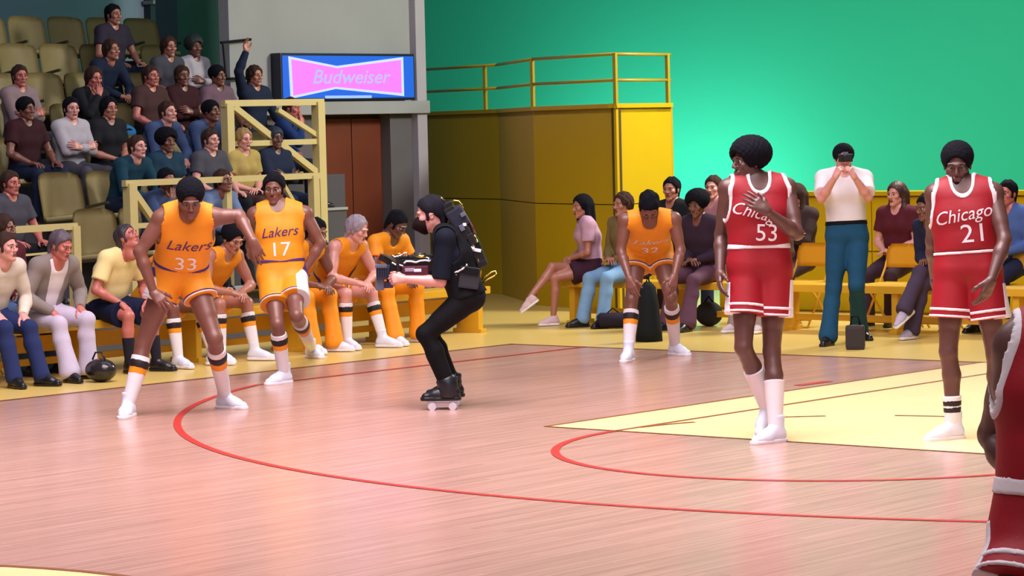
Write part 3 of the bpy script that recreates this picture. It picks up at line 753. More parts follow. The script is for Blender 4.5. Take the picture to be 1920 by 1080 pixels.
# ------------------------------------------------------------------ yellow platform with railing
SV = [(781, 142, 212), (937, 150, 206), (1003, 160.8, 200), (1158, 168.5, 196), (1261, 164, 196)]
pts = []; tops = []
for x, s, yt in SV:
    q = P(x, 350, FPX / s); pts.append(q[:2].copy()); tops.append(P(x - 4, yt, FPX / s)[2])
zt = float(np.mean(tops))
pf = thing('yellow_platform', 'faceted yellow plywood platform topped by a two bar railing', 'platform', (*pts[2], 0))
O = np.array((*pts[2], 0.0))
back = [pts[4] + 2.4 * np.array((-.76, .65)), pts[0] + 2.0 * np.array((-.2, .98)) + np.array((.6, 0))]
for i in range(4):
    a, b = pts[i], pts[i + 1]; t = nrm(b - a); n = np.array((t[1], -t[0])); L = np.linalg.norm(b - a); ang = math.atan2(t[1], t[0]); R = Matrix.Rotation(ang, 3, 'Z'); mid = (a + b) / 2 - n * .02
    for z0, z1 in ((.0, 1.185), (1.195, zt - .03)):
        MB().box((mid[0] - O[0], mid[1] - O[1], (z0 + z1) / 2), (L - .006, .04, z1 - z0), R, bev=.004).part('plywood_panel', M_PLAT, pf)
    MB().box(((a + b)[0] / 2 - O[0] - n[0] * .04, (a + b)[1] / 2 - O[1] - n[1] * .04, zt - .015), (L + .02, .13, .05), R, bev=.006).part('cap_board', M_PLAT, pf)
    MB().box((mid[0] - n[0] * .03 - O[0], mid[1] - n[1] * .03 - O[1], zt / 2 - .02), (L, .03, zt - .04), R).part('backing', mat('dark_gap', (70, 56, 10), .8), pf)
loop = [*pts, *back]
MB().prism([(p[0] - O[0], p[1] - O[1], zt - .09) for p in loop], (0, 0, .05)).part('deck', M_PLAT, pf)
_t = nrm(back[0] - pts[4]); MB().box(((pts[4] + back[0])[0] / 2 - O[0], (pts[4] + back[0])[1] / 2 - O[1], zt / 2), (np.linalg.norm(back[0] - pts[4]) - .02, .04, zt - .02), Matrix.Rotation(math.atan2(_t[1], _t[0]), 3, 'Z')).part('side_panel', M_PLAT, pf)
def rl(i, f, z): q = pts[i] + (pts[min(i + 1, 4)] - pts[i]) * f; return np.array((q[0] - O[0], q[1] - O[1], z))
zr1, zr2 = zt + .56, zt + .27
for z in (zr1, zr2):
    for i in range(4): MB().tube([rl(i, 0, z), rl(i, 1, z)], .018, 8).part('rail', M_RAIL_Y, pf, True)
for i, f in ((0, .02), (0, .86), (2, 0), (3, 0), (3, .95)):
    a = rl(i, f, zt - .02); b = rl(i, f, zr1 + .01); MB().tube([a, b], .028, 4, sq=True).part('post', M_RAIL_Y, pf)

# ------------------------------------------------------------------ stand on the left: steps, rails, seats
ROWX = [-3.25 - .8 * i for i in range(7)]; ROWZ = [.52 + .356 * i for i in range(7)]
yend = [atX(600, 420, ROWX[i])[1] if ROWX[i] > -5.7 else atX(404, 120, ROWX[i])[1] for i in range(7)]
yend = [atX(590, 400, -3.0)[1] if i < 2 else min(atX(598, 330, ROWX[i])[1], yend[i]) for i in range(7)]
for i in range(7):
    x0 = ROWX[i] + .42; x1 = -12.1 if i == 6 else ROWX[i] - .38; 
    struct('step_%d' % (i + 1) if False else 'stand_floor', MB().box(((x0 + x1) / 2, (-14 + yend[i]) / 2, ROWZ[i] / 2), (x0 - x1, yend[i] + 14, ROWZ[i]), bev=.01).mesh('stand_floor'), M_STEP, 'dark grey step of the spectator stand')
for i in range(3):
    struct('trim_%d' % (8 + i), MB().box((ROWX[i] + .425, (-14 + yend[i]) / 2, ROWZ[i] - .012), (.03, yend[i] + 14, .03)).mesh('nosing'), M_CONC, 'pale nosing on the step of the stand')
struct('trim_6', MB().box((ROWX[0] + .47, (-14 + yend[0]) / 2, ROWZ[0] + .02), (.10, yend[0] + 14, .05), bev=.008).mesh('trim_6'), M_CONC, 'concrete kerb along the front of the stand')
def rail_frame(label, X, bars, zf=0.0):
    b0 = atX(*bars[0][1], X); t = thing('guard_rail', label, 'railing', (X, b0[1], 0))
    o = np.array((X, b0[1], 0.0))
    for nm, p, q, wd in bars:
        a_, b_ = atX(*p, X) - o, atX(*q, X) - o
        if nm == 'post': b_ = np.array((0, b_[1], zf - .005)); a_ = np.array((0, b_[1], a_[2]))
        MB().bar(a_, b_, wd).part(nm, M_RAIL_C, t)
rail_frame('cream guard rail at the left front of the stand behind the grey jacket man', -2.55, [('top_rail', (-60, 436), (142, 424), .062), ('post', (136, 424), (143, 560), .085), ('lower_rail', (-60, 488), (140, 470), .02)], 0)
rail_frame('long cream guard rail with diagonal brace in front of the stand', -2.95, [('top_rail', (232, 344), (600, 329), .060), ('post', (243, 344), (247, 462), .10), ('post', (424, 336), (428, 450), .07), ('post', (588, 329), (594, 560), .085), ('brace', (243, 350), (292, 420), .062), ('lower_rail', (245, 424), (425, 415), .05), ('brace', (530, 345), (586, 440), .04), ('lower_rail', (425, 415), (590, 408), .03)], ROWZ[0])
rail_frame('tall cream guard rail with crossing diagonals beside the tunnel', -4.0, [('top_rail', (418, 194), (604, 191), .068), ('post', (425, 194), (430, 334), .10), ('post', (597, 191), (604, 480), .105), ('middle_rail', (424, 270), (602, 265), .058), ('brace', (436, 200), (596, 326), .066), ('brace', (520, 206), (600, 258), .05)], ROWZ[1])
y_ = atX(455, 75, -7.0); 
rl2 = thing('wall_handrail', 'thin dark handrail fixed to the concrete wall left of the sign', 'handrail', tuple(atX(412, 80, XW + .05)))
o = atX(412, 80, XW + .05)
for a, b in (((414, 80), (470, 74)), ((425, 148), (470, 146))): MB().tube([atX(*a, XW + .06) - o, atX(*b, XW + .06) - o], .018, 6).part('bar', M_BLKPL, rl2)
MB().tube([atX(418, 80, XW + .06) - o, atX(424, 148, XW + .06) - o], .015, 6).part('upright', M_BLKPL, rl2)

def seat_parts():
    bm = bmesh.new(); rows = []
    N, K = 10, 7
    for j in range(K):
        z = .36 + .50 * j / (K - 1); r = []
        for i in range(N + 1):
            u = i / N * 2 - 1; wz = .285 if j < K - 2 else (.280 if j == K - 2 else .255)
            top = -.035 * abs(u) ** 4 if j == K - 1 else 0
            x = -.20 - .10 * (j / (K - 1)) + .07 * u * u
            r.append(bm.verts.new((x, u * wz, z + top)))
        rows.append(r)
    for j in range(K - 1):
        for i in range(N): bm.faces.new((rows[j][i], rows[j][i + 1], rows[j + 1][i + 1], rows[j + 1][i]))
    bmesh.ops.solidify(bm, geom=bm.faces[:], thickness=.03)
    b = bpy.data.meshes.new('seat_back'); bm.to_mesh(b); bm.free(); b.polygons.foreach_set('use_smooth', [True] * len(b.polygons))
    pan = MB().box((.03, 0, .40), (.42, .47, .05), Matrix.Rotation(-.08, 3, 'Y'), bev=.02).mesh('seat_pan', True)
    br = MB(); br.box((-.02, .275, .30), (.30, .03, .06)); br.box((-.14, .275, .15), (.06, .03, .30)); br.box((.03, .275, .52), (.34, .035, .03), Matrix.Rotation(-.15, 3, 'Y'), bev=.008)
    return b, pan, br.mesh('bracket')
SB, SP, SBR = seat_parts()
for me_, m_ in ((SB, M_SEAT), (SP, M_SEAT), (SBR, M_SEAT_D)): me_.materials.append(m_)
SEATS = []
def stadium_seat(x, y, z, rz, label, group, m=None):
    t = thing('stadium_seat', label, 'seat', (x, y, z), rz, group)
    for nm, me_ in (('seat_back', SB), ('seat_pan', SP), ('bracket', SBR)):
        o_ = link(nm, me_, None, t)
        if m is not None and nm != 'bracket': o_.material_slots[0].link = 'OBJECT'; o_.material_slots[0].material = m
    return t
SEATROWS = {6: (-45, 318, 28), 5: (-30, 352, 75), 4: (-40, 400, 132), 3: (-40, 420, 190), 2: (-40, 440, 250), 1: (60, 330, 330), 0: (130, 260, 395)}
ORD = ['first', 'second', 'third', 'fourth', 'fifth', 'sixth', 'seventh', 'eighth', 'ninth', 'tenth']
NTH = ['front', 'second', 'third', 'fourth', 'fifth', 'sixth', 'top']
SITTERS = {i: [] for i in range(7)}
def make_seats():
    for i, (xa, xb, yt) in SEATROWS.items():
        X, z = ROWX[i], ROWZ[i]; y0 = atX(xa, yt, X)[1]; y1 = min(atX(xb, yt, X)[1], yend[i] - .3); ys = []
        for y in sorted(SITTERS[i], reverse=True):
            if all(abs(y - q) > .50 for q in ys): ys.append(y)
        n = int((y1 - y0) / .05)
        for j in range(n):
            y = y1 - .29 - .05 * j
            if y > y0 and all(abs(y - q) >= .575 for q in ys): ys.append(y)
        for j, y in enumerate(sorted(ys, reverse=True)):
            stadium_seat(X, y, z, 0, 'faded cream plastic stadium seat, %s from the tunnel end of the %s row' % (ORD[j], NTH[i]), 'cream seats in the %s row' % NTH[i])

# ------------------------------------------------------------------ benches, chairs, low wall at the baseline
def bench(label, a, b, depth_, dirv, nleg):
    a, b = np.array(a, float), np.array(b, float); L = np.linalg.norm(b - a); t = nrm(b - a); ang = math.atan2(t[1], t[0]); R = Matrix.Rotation(ang, 3, 'Z'); mid = (a + b) / 2; n = np.array(dirv, float)
    th = thing('long_bench', label, 'bench', (*mid, 0))
    MB().box((0, 0, .43), (L, depth_, .075), R, bev=.012).part('seat_board', M_BENCH, th)
    MB().box((-n[0] * .1, -n[1] * .1, .13), (L - .1, .05, .06), R).part('stretcher', M_BENCH, th)
    if depth_ > .37: MB().box((-n[0] * .12, -n[1] * .12, .28), (L - .1, .03, .14), R).part('apron_board', M_BENCH, th)
    for i in range(nleg):
        p = -L / 2 + .12 + (L - .24) * i / (nleg - 1); q = t * p
        MB().box((q[0], q[1], .195), (.07, depth_ - .08, .39), R, bev=.006).part('leg', M_BENCH, th)
        MB().box((q[0], q[1], .02), (.09, depth_, .04), R, bev=.006).part('foot', M_BENCH, th)
yb1 = ground(935, 640)[1]
bench('long yellow players bench along the sideline', (-1.5, -9.5), (-1.5, 1.25), .38, (1, 0), 9)
bench('long yellow bench along the baseline under the green wall', (-1.35, 2.6), (9.5, 2.6), .36, (0, -1), 9)
M_CHAIR = mat('yellow_folding_chair_enamel', (226, 176, 52), .38, var=.06, scale=4)
def folding_chair(x, y, rz, label, group=None):
    t = thing('folding_chair', label, 'chair', (x, y, 0), rz, group)
    MB().box((0, 0, .445), (.40, .40, .03), bev=.014).part('seat', M_CHAIR, t)
    bm = bmesh.new(); rows = []
    for j in range(6):
        z = .60 + .235 * j / 5; wz = .205 if j < 4 else (.19 if j == 4 else .15)
        rows.append([bm.verts.new((-.225 - .045 * j / 5 + .03 * (u / 4) ** 2, u / 4 * wz, z)) for u in range(-4, 5)])
    for j in range(5):
        for i in range(8): bm.faces.new((rows[j][i], rows[j][i + 1], rows[j + 1][i + 1], rows[j + 1][i]))
    bmesh.ops.solidify(bm, geom=bm.faces[:], thickness=.018); me = bpy.data.meshes.new('back'); bm.to_mesh(me); bm.free(); me.polygons.foreach_set('use_smooth', [True] * len(me.polygons)); link('backrest', me, M_CHAIR, t)
    for s in (-1, 1):
        MB().tube([(.22, s * .21, .012), (-.20, s * .205, .60), (-.26, s * .19, .80)], .012, 6).part('front_leg', M_CHAIR, t, True)
        MB().tube([(-.25, s * .19, .012), (.16, s * .19, .43)], .012, 6).part('rear_leg', M_CHAIR, t, True)
    MB().tube([(.17, -.21, .08), (.17, .21, .08)], .008, 6).part('crossbar', M_CHAIR, t, True)
    return t
for x, lab in ((1503, 'empty yellow folding chair behind the bench left of the standing photographer'), (1672, 'empty yellow folding chair in front of the woman in maroon'), (1746, 'empty yellow folding chair half hidden by the red player on the right'), (1912, 'yellow folding chair at the right edge behind the bench')):
    q = atY(x, 480, 3.05); folding_chair(q[0], 3.05, -math.pi / 2, lab)
zlw = atY(1690, 366, 5.0)[2]; xlw = atY(1345, 400, 5.0)[0]
lw = struct('wall_right', MB().box(((xlw + 13) / 2, 5.08, zlw / 2), (13 - xlw, .1, zlw)).mesh('low_wall'), M_PLAT, 'low yellow wall behind the baseline seats')
nb_ = 14; wb_ = (13 - xlw) / nb_
for i in range(nb_):
    for z0, z1 in ((.02, zlw * .52), (zlw * .52 + .012, zlw - .02)): struct('panel', MB().box((xlw + wb_ * (i + .5), 5.02, (z0 + z1) / 2), (wb_ - .012, .03, z1 - z0), bev=.004).mesh('panel'), M_PLAT, None, lw)
struct('trim_7', MB().box(((xlw + 13) / 2, 5.05, zlw + .02), (13 - xlw, .18, .05), bev=.01).mesh('trim_7'), M_PLAT, 'yellow cap board on the low wall')
gr = thing('hand_rail', 'pale green sloping handrail beside the platform', 'handrail', tuple(atY(1262, 392, 5.0)))
o = atY(1262, 392, 5.0); MB().tube([np.zeros(3), atY(1345, 364, 5.0) - o, atY(1345, 364, 5.0) - o + np.array((0, 0, -1.0))], .03, 8).part('bar', mat('pale_green_paint', (120, 190, 120), .5), gr, True)
MB().tube([np.zeros(3), np.array((0, 0, -o[2] + .02))], .025, 8).part('post', MATS['pale_green_paint'], gr, True)
# ------------------------------------------------------------------ people
def ik(a, t, l1, l2, pole):
    d = t - a; L = np.linalg.norm(d); n = d / (L + 1e-9)
    if L > (l1 + l2) * .999: L = (l1 + l2) * .999; t = a + n * L
    x = (l1 * l1 - l2 * l2 + L * L) / (2 * L); h = math.sqrt(max(l1 * l1 - x * x, 0)); p = pole - n * (pole @ n); return a + n * x + nrm(p) * h, t
Z3 = np.array((0, 0, 1.0))
def seated(pos, ang, zf, zs, k=1.0, lean=5, hyaw=0, hpitch=0, arms='thighs', spread=(.12, .12), ext=(0.0, 0.0), twist=0, cross=None):
    f = np.array((math.cos(ang), math.sin(ang), 0)); l = np.array((-f[1], f[0], 0)); J = {}
    def R(v, a): a = math.radians(a); return math.cos(a) * v + math.sin(a) * np.cross(Z3, v)
    pel = np.array((pos[0], pos[1], zs + .095 * k)); a = math.radians(lean); up = math.cos(a) * Z3 + math.sin(a) * f
    tf = R(f, twist); J['pel'] = pel; J['neck'] = pel + .51 * k * up; J['tf'] = tf - up * (tf @ up)
    if lean > 12: J['chest'] = pel + up * .33 * k - f * .035 * k
    lat = np.cross(up, nrm(J['tf']))
    hf = R(f, twist + hyaw); hp = math.radians(hpitch); J['hf'] = hf * math.cos(hp) + Z3 * math.sin(hp); J['hu'] = Z3 * math.cos(hp) - hf * math.sin(hp)
    J['head'] = J['neck'] + .165 * k * nrm(up * .8 + Z3 * .3 + f * .16)
    for i, s in ((0, -1), (1, 1)):
        J['sh%d' % i] = J['neck'] - up * .04 * k + lat * s * .18 * k
        h = pel + l * s * .088 * k - Z3 * .02; J['hip%d' % i] = h
        za = zf + .09 * k; e = ext[i]; zk = za + .43 * k * math.cos(min(abs(e), 1.2))
        up_ = np.clip((zk - h[2]) / (.44 * k), -.6, .6); hz = math.sqrt(1 - up_ ** 2); d = nrm(f + l * s * spread[i])
        kn = h + .44 * k * (d * hz + Z3 * up_); J['kn%d' % i] = kn
        J['an%d' % i] = kn + .43 * k * (math.sin(e) * f - math.cos(e) * Z3); J['toe%d' % i] = nrm(f + l * s * .25)
    if cross is not None:                                   # leg crossed over the other knee
        i = cross; o = 1 - i; s = 1 if i else -1
        kn = J['kn%d' % o] + Z3 * .12 * k + f * .02; J['kn%d' % i] = kn; J['an%d' % i] = kn + .43 * k * nrm(-Z3 * .75 + f * .62 - l * s * .2); J['toe%d' % i] = nrm(f * .8 - Z3 * .55)
        J['fu%d' % i] = nrm(Z3 * .8 + f * .5)
    for i, s in ((0, -1), (1, 1)):
        sh = J['sh%d' % i]; kn, h = J['kn%d' % i], J['hip%d' % i]; pole = -f * .5 - Z3 * .6 + l * s * .8
        mode = arms if isinstance(arms, str) else arms[i]
        if mode == 'thighs': t = h + (kn - h) * .72 + Z3 * .112 * k + l * s * .01; hb, hd = Z3, nrm(kn - h - l * s * .15)
        elif mode == 'knees': t = h + (kn - h) * .93 + Z3 * .10 * k - f * .05; hb, hd = nrm(Z3 + f * .4), nrm(f - Z3 * .7 - l * s * .1)
        elif mode == 'lap': t = (J['hip0'] + J['hip1']) / 2 + f * .24 * k + Z3 * .12 * k + l * s * .05 * k; hb, hd = Z3, nrm(f * .4 - l * s)
        elif mode == 'forward': t = (J['kn0'] + J['kn1']) / 2 + f * .05 + Z3 * .10 * k + l * s * .06 * k; hb, hd = nrm(Z3 + l * s * .4), nrm(f - l * s * .8 - Z3 * .3); pole = l * s * .7 - Z3 * .7
        elif mode == 'crossed': t = J['neck'] - up * .26 * k + J['tf'] * .24 * k - lat * s * .06 * k; hb, hd = nrm(J['tf'] + up * .3), nrm(-lat * s + up * .25); pole = lat * s * .9 - up * .8
        elif mode == 'chin': t = J['head'] + J['hf'] * .13 * k - Z3 * .19 * k + lat * s * .03; hb, hd = nrm(J['tf'] + lat * s * .5), nrm(Z3 - lat * s * .3)
        elif mode == 'up': t = sh + Z3 * .50 * k + l * s * .05 + f * .12; hb, hd = nrm(-f), nrm(Z3 + l * s * .15); pole = l * s * .8 - Z3 * .3
        elif mode == 'clap': t = J['neck'] - up * .14 * k + J['tf'] * .34 * k + lat * s * .035 * k; hb, hd = nrm(lat * s), nrm(J['tf'] * .5 + up); pole = lat * s - up
        J['el%d' % i], J['wr%d' % i] = ik(sh, t, .30 * k, .265 * k, nrm(pole)); J['hb%d' % i], J['hd%d' % i] = hb, hd
    return J

SOCKS_Y = (('sock', F_WHITE, 0, .53, .008), ('sock_band', F_ORANGE, .56, .63, .0085), ('sock_band', F_BLKTRIM, .66, .73, .0095), ('sock_top', F_WHITE, .76, .80, .0085))
SHOEW = ('high', F_SHOE, F_WHITE)
def hero(label, gxy, k, px, phi, hphi, S, hpitch=0, toes=(0, 0), pphi=None, vox=.009, Z0=None):
    g0 = ground(*gxy) if Z0 is None else P(*gxy, Z0); Z = depth(g0); J = pose(Z, k, px, phi, hphi, hpitch, toes, pphi)
    b = np.array((J['pel'][0], J['pel'][1], 0)); S = dict(S); S['k'] = k
    return build_person(label, b, J, S, vox)

# --- the camera operator on roller skates
opx = dict(pel=(874, 553), neck=(834, 441, 0), head=(808, 401, 0), el0=(818, 528, 0), wr0=(752, 520, 0), el1=(826, 529, 0), wr1=(757, 523, 0),
           hd0=-HR - Z3 * .1, hb0=-HC - Z3 * .1, hd1=-HR + Z3 * .05, hb1=HC + Z3 * .35, kn0=(803, 622, 0), an0=(850, 723, 'g', .155), kn1=(797, 626, 0), an1=(843, 729, 'g', .155))
op_root, OJ, ofn = hero('camera operator in black with dark face mask crouching on roller skates', (832, 768), .99, opx, -90, -92,
    dict(skin=SK_PINK, hair=('short', mat('blue_black_hair', (20, 19, 32), .8, spec=.2, var=.3, scale=30, bump=.2)), top='tee', topm=M_NAVYBLK, slv=.94, tinf=.012, hem=-.06, neckdepth=.04, bottom='trousers', botm=M_BLACK, binf=.012, bell=.0, waist=.06,
         hands=('grip', 'grip'), shoes=('high', mat('black_skate_leather', (22, 24, 32), .38, var=.2), M_BLKPL), footk=1.08, mouth=False, hs=1.06), hpitch=-10, toes=(-92, -90), pphi=-90, vox=.008)
OB = OJ['base']; RHo = frame(OJ['hf'], OJ['hu'])
def mask_fn(p):
    d = smin(ell(p, (.062, 0, -.060), (.068, .070, .062)), rc(p, (.108, 0, -.032), (.124, 0, -.064), .018, .022), .03)
    d = smin(d, rc(p, (.07, 0, -.10), (.06, 0, -.105), .028, .03), .02)
    return np.maximum(d, pl(p, (.045, 0, 0), (-1, 0, 0)))
place_mesh(tmpl(mask_fn, (0, -.1, -.16), (.16, .1, .05), .004), mat('dark_brown_mask_cloth', (30, 17, 18), .9, spec=.15, var=.15), 'face_mask', op_root, RHo, OJ['head'] - OB, OJ['hs'])
for s in (-1, 1):
    st = [np.array((.05, s * .066, -.04)), np.array((.0, s * .083, -.012)), np.array((-.03, s * .085, .0))]
    MB().tube([OJ['head'] - OB + RHo @ (q * OJ['hs']) for q in st], .0025, 6).part('mask_strap', M_BLKPL, op_root, True)
hsd = dict(top='tank', tinf=.027, hem=-.02, neckdepth=.015); hfn = top_fn(OJ, .99, hsd)
b0, b1 = bbox(OJ, TOR, .18); V, F = mesh_sdf(hfn, b0, b1, .009); link('harness', mesh_np('harness', V - OB, F), mat('black_webbing', (10, 12, 18), .8, spec=.2, var=.2), op_root)
for i in (0, 1):                                            # skates: plate, trucks and four wheels
    a = OJ['an%d' % i]; t = nrm(OJ['toe%d' % i] * np.array((1, 1, 0))); R3 = Matrix(np.stack([t, np.cross(Z3, t), Z3], 1).tolist()); R_ = np.array(R3)
    z_s = a[2] - .085 * .99; base_ = np.array((a[0], a[1], 0)) + t * .055 - OB
    fr = MB(); fr.box(base_ + Z3 * (z_s - .006), (.235, .055, .014), R3, bev=.004)
    fr.box(base_ + Z3 * .044, (.22, .022, .03), R3, bev=.008)
    for sy in (-.027, .027): fr.box(base_ + Z3 * (z_s - .03) + R_[:, 1] * sy, (.225, .010, .036), R3, bev=.004)
    for dx in (-.075, .075): fr.box(base_ + t * dx + Z3 * (z_s * .5 + .016), (.05, .05, max(.02, z_s - .05)), R3, bev=.008); fr.tube([base_ + t * dx - R_[:, 1] * .05 + Z3 * .030, base_ + t * dx + R_[:, 1] * .05 + Z3 * .030], .008, 8)
    fr.tube([base_ - t * .105 + Z3 * (z_s - .01), base_ - t * .03 + Z3 * .045, base_ + t * .03 + Z3 * .045, base_ + t * .105 + Z3 * (z_s - .01)], .012, 8)
    plate = fr.part('skate_plate', M_CHROME, op_root)
    for dx in (-.075, .075):
        for sy in (-1, 1):
            c = base_ + t * dx + R_[:, 1] * sy * .045 + Z3 * .030
            MB().tube([c - R_[:, 1] * .016, c + R_[:, 1] * .016], .029, 18).part('wheel', mat('pale_skate_wheel', (206, 196, 206), .35), plate)
    shd = nrm(OJ['kn%d' % i] - a)
    MB().tube([a - OB - Z3 * .06 + t * .012, a - OB - Z3 * .03 + t * .012, a - OB + shd * .03, a - OB + shd * .085, a - OB + shd * .10], [.072, .076, .076, .072, .056], 16).part('boot_shaft', MATS['black_skate_leather'], op_root, True)
    lc = MB()
    for q in range(5): lc.tube([a - OB + t * (.055 + .018 * q) + Z3 * (.035 - .022 * q) + R_[:, 1] * .02, a - OB + t * (.055 + .018 * q) + Z3 * (.035 - .022 * q) - R_[:, 1] * .02], .004, 6)
    lc.part('laces', M_CHROME, op_root, True)

ZO = depth(OJ['pel'])
def q(x, y, d=0.0): return P(x, y, ZO - d)
RO = Matrix(np.stack([HR, -HC, Z3], 1).tolist())          # x to the right of the view, y away, z up
S_ = ZO / FPX
def pbox(mb, x, y, w_, h_, d=0.0, dep=.1, rot=0.0, bev=.005, o=None):
    R = RO @ Matrix.Rotation(rot, 3, 'Y'); return mb.box(q(x, y, d) - o, (w_ * S_, dep, h_ * S_), R, bev)
# the film camera held in front
o = q(770, 505); cm = thing('film_camera', 'black camera rig with white cable and dark red casing held by the skating operator', 'camera', o)
def bx(name, m, x, y, w_, h_, d=0.0, dep=.1, rot=0.0, bev=.005): return pbox(MB(), x, y, w_, h_, d, dep, rot, bev, o).part(name, m, cm)
bx('camera_body', M_BLKPL, 776, 496, 88, 22, 0, .15); bx('side_casing', M_DKRED, 779, 508, 50, 20, .045, .12, 0, .01)
bx('top_plate', M_BLKPL, 770, 483, 100, 6, 0, .10, .03); bx('monitor', mat('blue_grey_hood', (50, 54, 84), .4, var=.15), 719, 509, 26, 26, .02, .16); bx('monitor_hood', M_GREYPL, 715, 499, 22, 7, .05, .12)
for j in range(6): bx('hood_rib', M_BLKPL, 708 + j * 4.4, 511, 1.5, 20, .105, .02)
bx('front_bracket', M_BLKPL, 728, 489, 36, 12, .02, .08, .5); bx('accessory_arm', mat('olive_metal', (104, 100, 78), .4, metal=.6), 735, 485, 30, 5, .07, .02, .55)
bx('lower_mount', M_GREYPL, 712, 533, 16, 22, .03, .08); bx('gimbal_block', mat('violet_grey_casing', (70, 62, 100), .4), 722, 534, 30, 12, 0, .09); bx('gimbal_block', M_BLKPL, 735, 526, 18, 14, 0, .08, .4)
bx('battery', M_BLKPL, 806, 486, 26, 18, 0, .12); bx('label_plate', M_WHITE, 783, 507, 14, 6, .108, .006); bx('label_plate', mat('pale_mauve_label', (166, 146, 170), .5), 768, 506, 18, 7, .108, .006)
bx('grip_post', M_BLKPL, 746, 504, 6, 44, .16, .03); bx('grip_post', M_BLKPL, 746, 504, 6, 44, -.14, .03)
MB().tube([q(746, 498, .16) - o, q(746, 498, -.14) - o], .012, 8).part('handle_bar', M_BLKPL, cm, True)
for pts_, r_, m_, nm in (([(757, 494), (762, 490), (770, 490), (780, 492), (788, 489), (798, 488), (806, 490)], .0075, M_WHITE, 'white_cable'), ([(756, 499), (750, 497), (741, 496), (735, 492)], .006, M_WHITE, 'white_cable'),
                         ([(706, 488), (712, 478), (714, 471)], .006, M_REDPL, 'antenna'), ([(734, 478), (740, 482), (748, 480), (757, 476)], .005, M_CHROME, 'cable'), ([(757, 480), (758, 474), (762, 474), (763, 480)], .006, M_CHROME, 'cable'),
                         ([(780, 480), (790, 481), (800, 480)], .010, M_GOLD, 'gold_fitting'), ([(798, 482), (804, 484), (803, 489), (808, 488)], .006, M_WHITE, 'cable'), ([(740, 478), (750, 475), (752, 482)], .004, M_GOLD, 'gold_fitting')):
    MB().tube([q(*p_, .09) - o for p_ in pts_], r_, 7).part(nm, m_, cm, True)
for x, y in ((745, 483), (752, 482), (766, 481), (774, 482), (787, 477), (796, 477)): bx('knob', M_CHROME if x % 2 else M_BLKPL, x, y, 4, 6, .05, .03)
# the pack worn on the back
o = q(872, 455); bk = thing('backpack_rig', 'black backpack rig with brass tubes and white clips on the back of the skating operator', 'backpack', o)
cm = bk
back_pts = [(846, 392), (862, 408), (874, 428), (886, 452), (896, 476), (902, 497)]
MB().tube([q(*p_) - o for p_ in back_pts], [.035, .05, .055, .05, .045, .04], 10).part('spine_frame', M_BLKPL, bk, True)
bx('upper_block', mat('ink_blue_casing', (20, 24, 48), .5), 858, 408, 34, 40, 0, .18, -.5, .02); bx('lower_block', M_BLKPL, 900, 484, 20, 30, 0, .13, -.35, .01); bx('foot_block', M_BLKPL, 904, 494, 18, 12, 0, .14, -.35, .006)
bx('neck_block', M_BLKPL, 838, 388, 26, 16, 0, .14, -.4, .01); bx('neck_block', M_BLKPL, 846, 398, 22, 22, .03, .12, -.5, .01); bx('receiver', M_BLKPL, 872, 436, 22, 26, .02, .13, -.5, .01); bx('receiver', M_GREYPL, 868, 402, 10, 8, .10, .03, -.5); bx('receiver', M_BLKPL, 884, 448, 14, 22, .03, .12, -.4, .01)
bx('white_clip', M_WHITE, 894, 469, 16, 6, .07, .03, .2); bx('white_clip', M_WHITE, 886, 465, 8, 5, .08, .03, .2); bx('connector', M_WHITE, 871, 421, 7, 6, .08, .03); bx('connector', M_GREYPL, 866, 427, 9, 12, .09, .03, -.4)
for pts_, r_, m_ in (([(846, 380), (852, 376), (860, 377), (866, 384), (869, 390)], .006, M_GOLD), ([(850, 390), (856, 397), (862, 396)], .006, M_CHROME), ([(868, 410), (878, 412), (886, 426), (889, 440)], .008, M_DKRED),
                     ([(874, 440), (880, 450), (884, 458), (890, 462)], .007, M_GOLD), ([(888, 438), (893, 447), (896, 453), (890, 456)], .006, M_GOLD), ([(876, 446), (882, 441), (888, 446)], .004, M_GOLD), ([(870, 424), (876, 432), (872, 440)], .005, M_CHROME), ([(894, 478), (898, 492), (902, 505), (900, 520)], .005, M_GOLD), ([(824, 377), (828, 370), (832, 376)], .004, M_GOLD)):
    MB().tube([q(*p_, .06) - o for p_ in pts_], r_, 7).part('tube', m_, bk, True)
MB().tube([q(*p_, .10) - o for p_ in ((903, 524), (912, 517), (922, 510), (929, 508), (931, 513), (926, 518), (914, 524), (904, 530))], .005, 7).part('wire_loop', M_GOLD, bk, True)
pch = thing('belt_pouch', 'black pouch with silver clip hanging on the hip of the skating operator', 'pouch', q(880, 520, .20)); o = q(880, 520, .20); cm = pch
pbox(MB(), 880, 521, 38, 40, .20, .05, .15, .016, o).part('bag', mat('charcoal_pouch', (34, 34, 46), .7, var=.2, bump=.1), pch)
bx('flap', M_BLACK, 880, 508, 36, 12, .235, .012, .15, .004)
MB().tube([q(*p_, .24) - o for p_ in ((855, 516), (854, 511), (859, 509), (866, 505), (872, 501))], .008, 7).part('clip', M_CHROME, pch, True)
MB().ball(q(875, 497, .24) - o, .012, 1).part('snap', M_CHROME, pch, True)

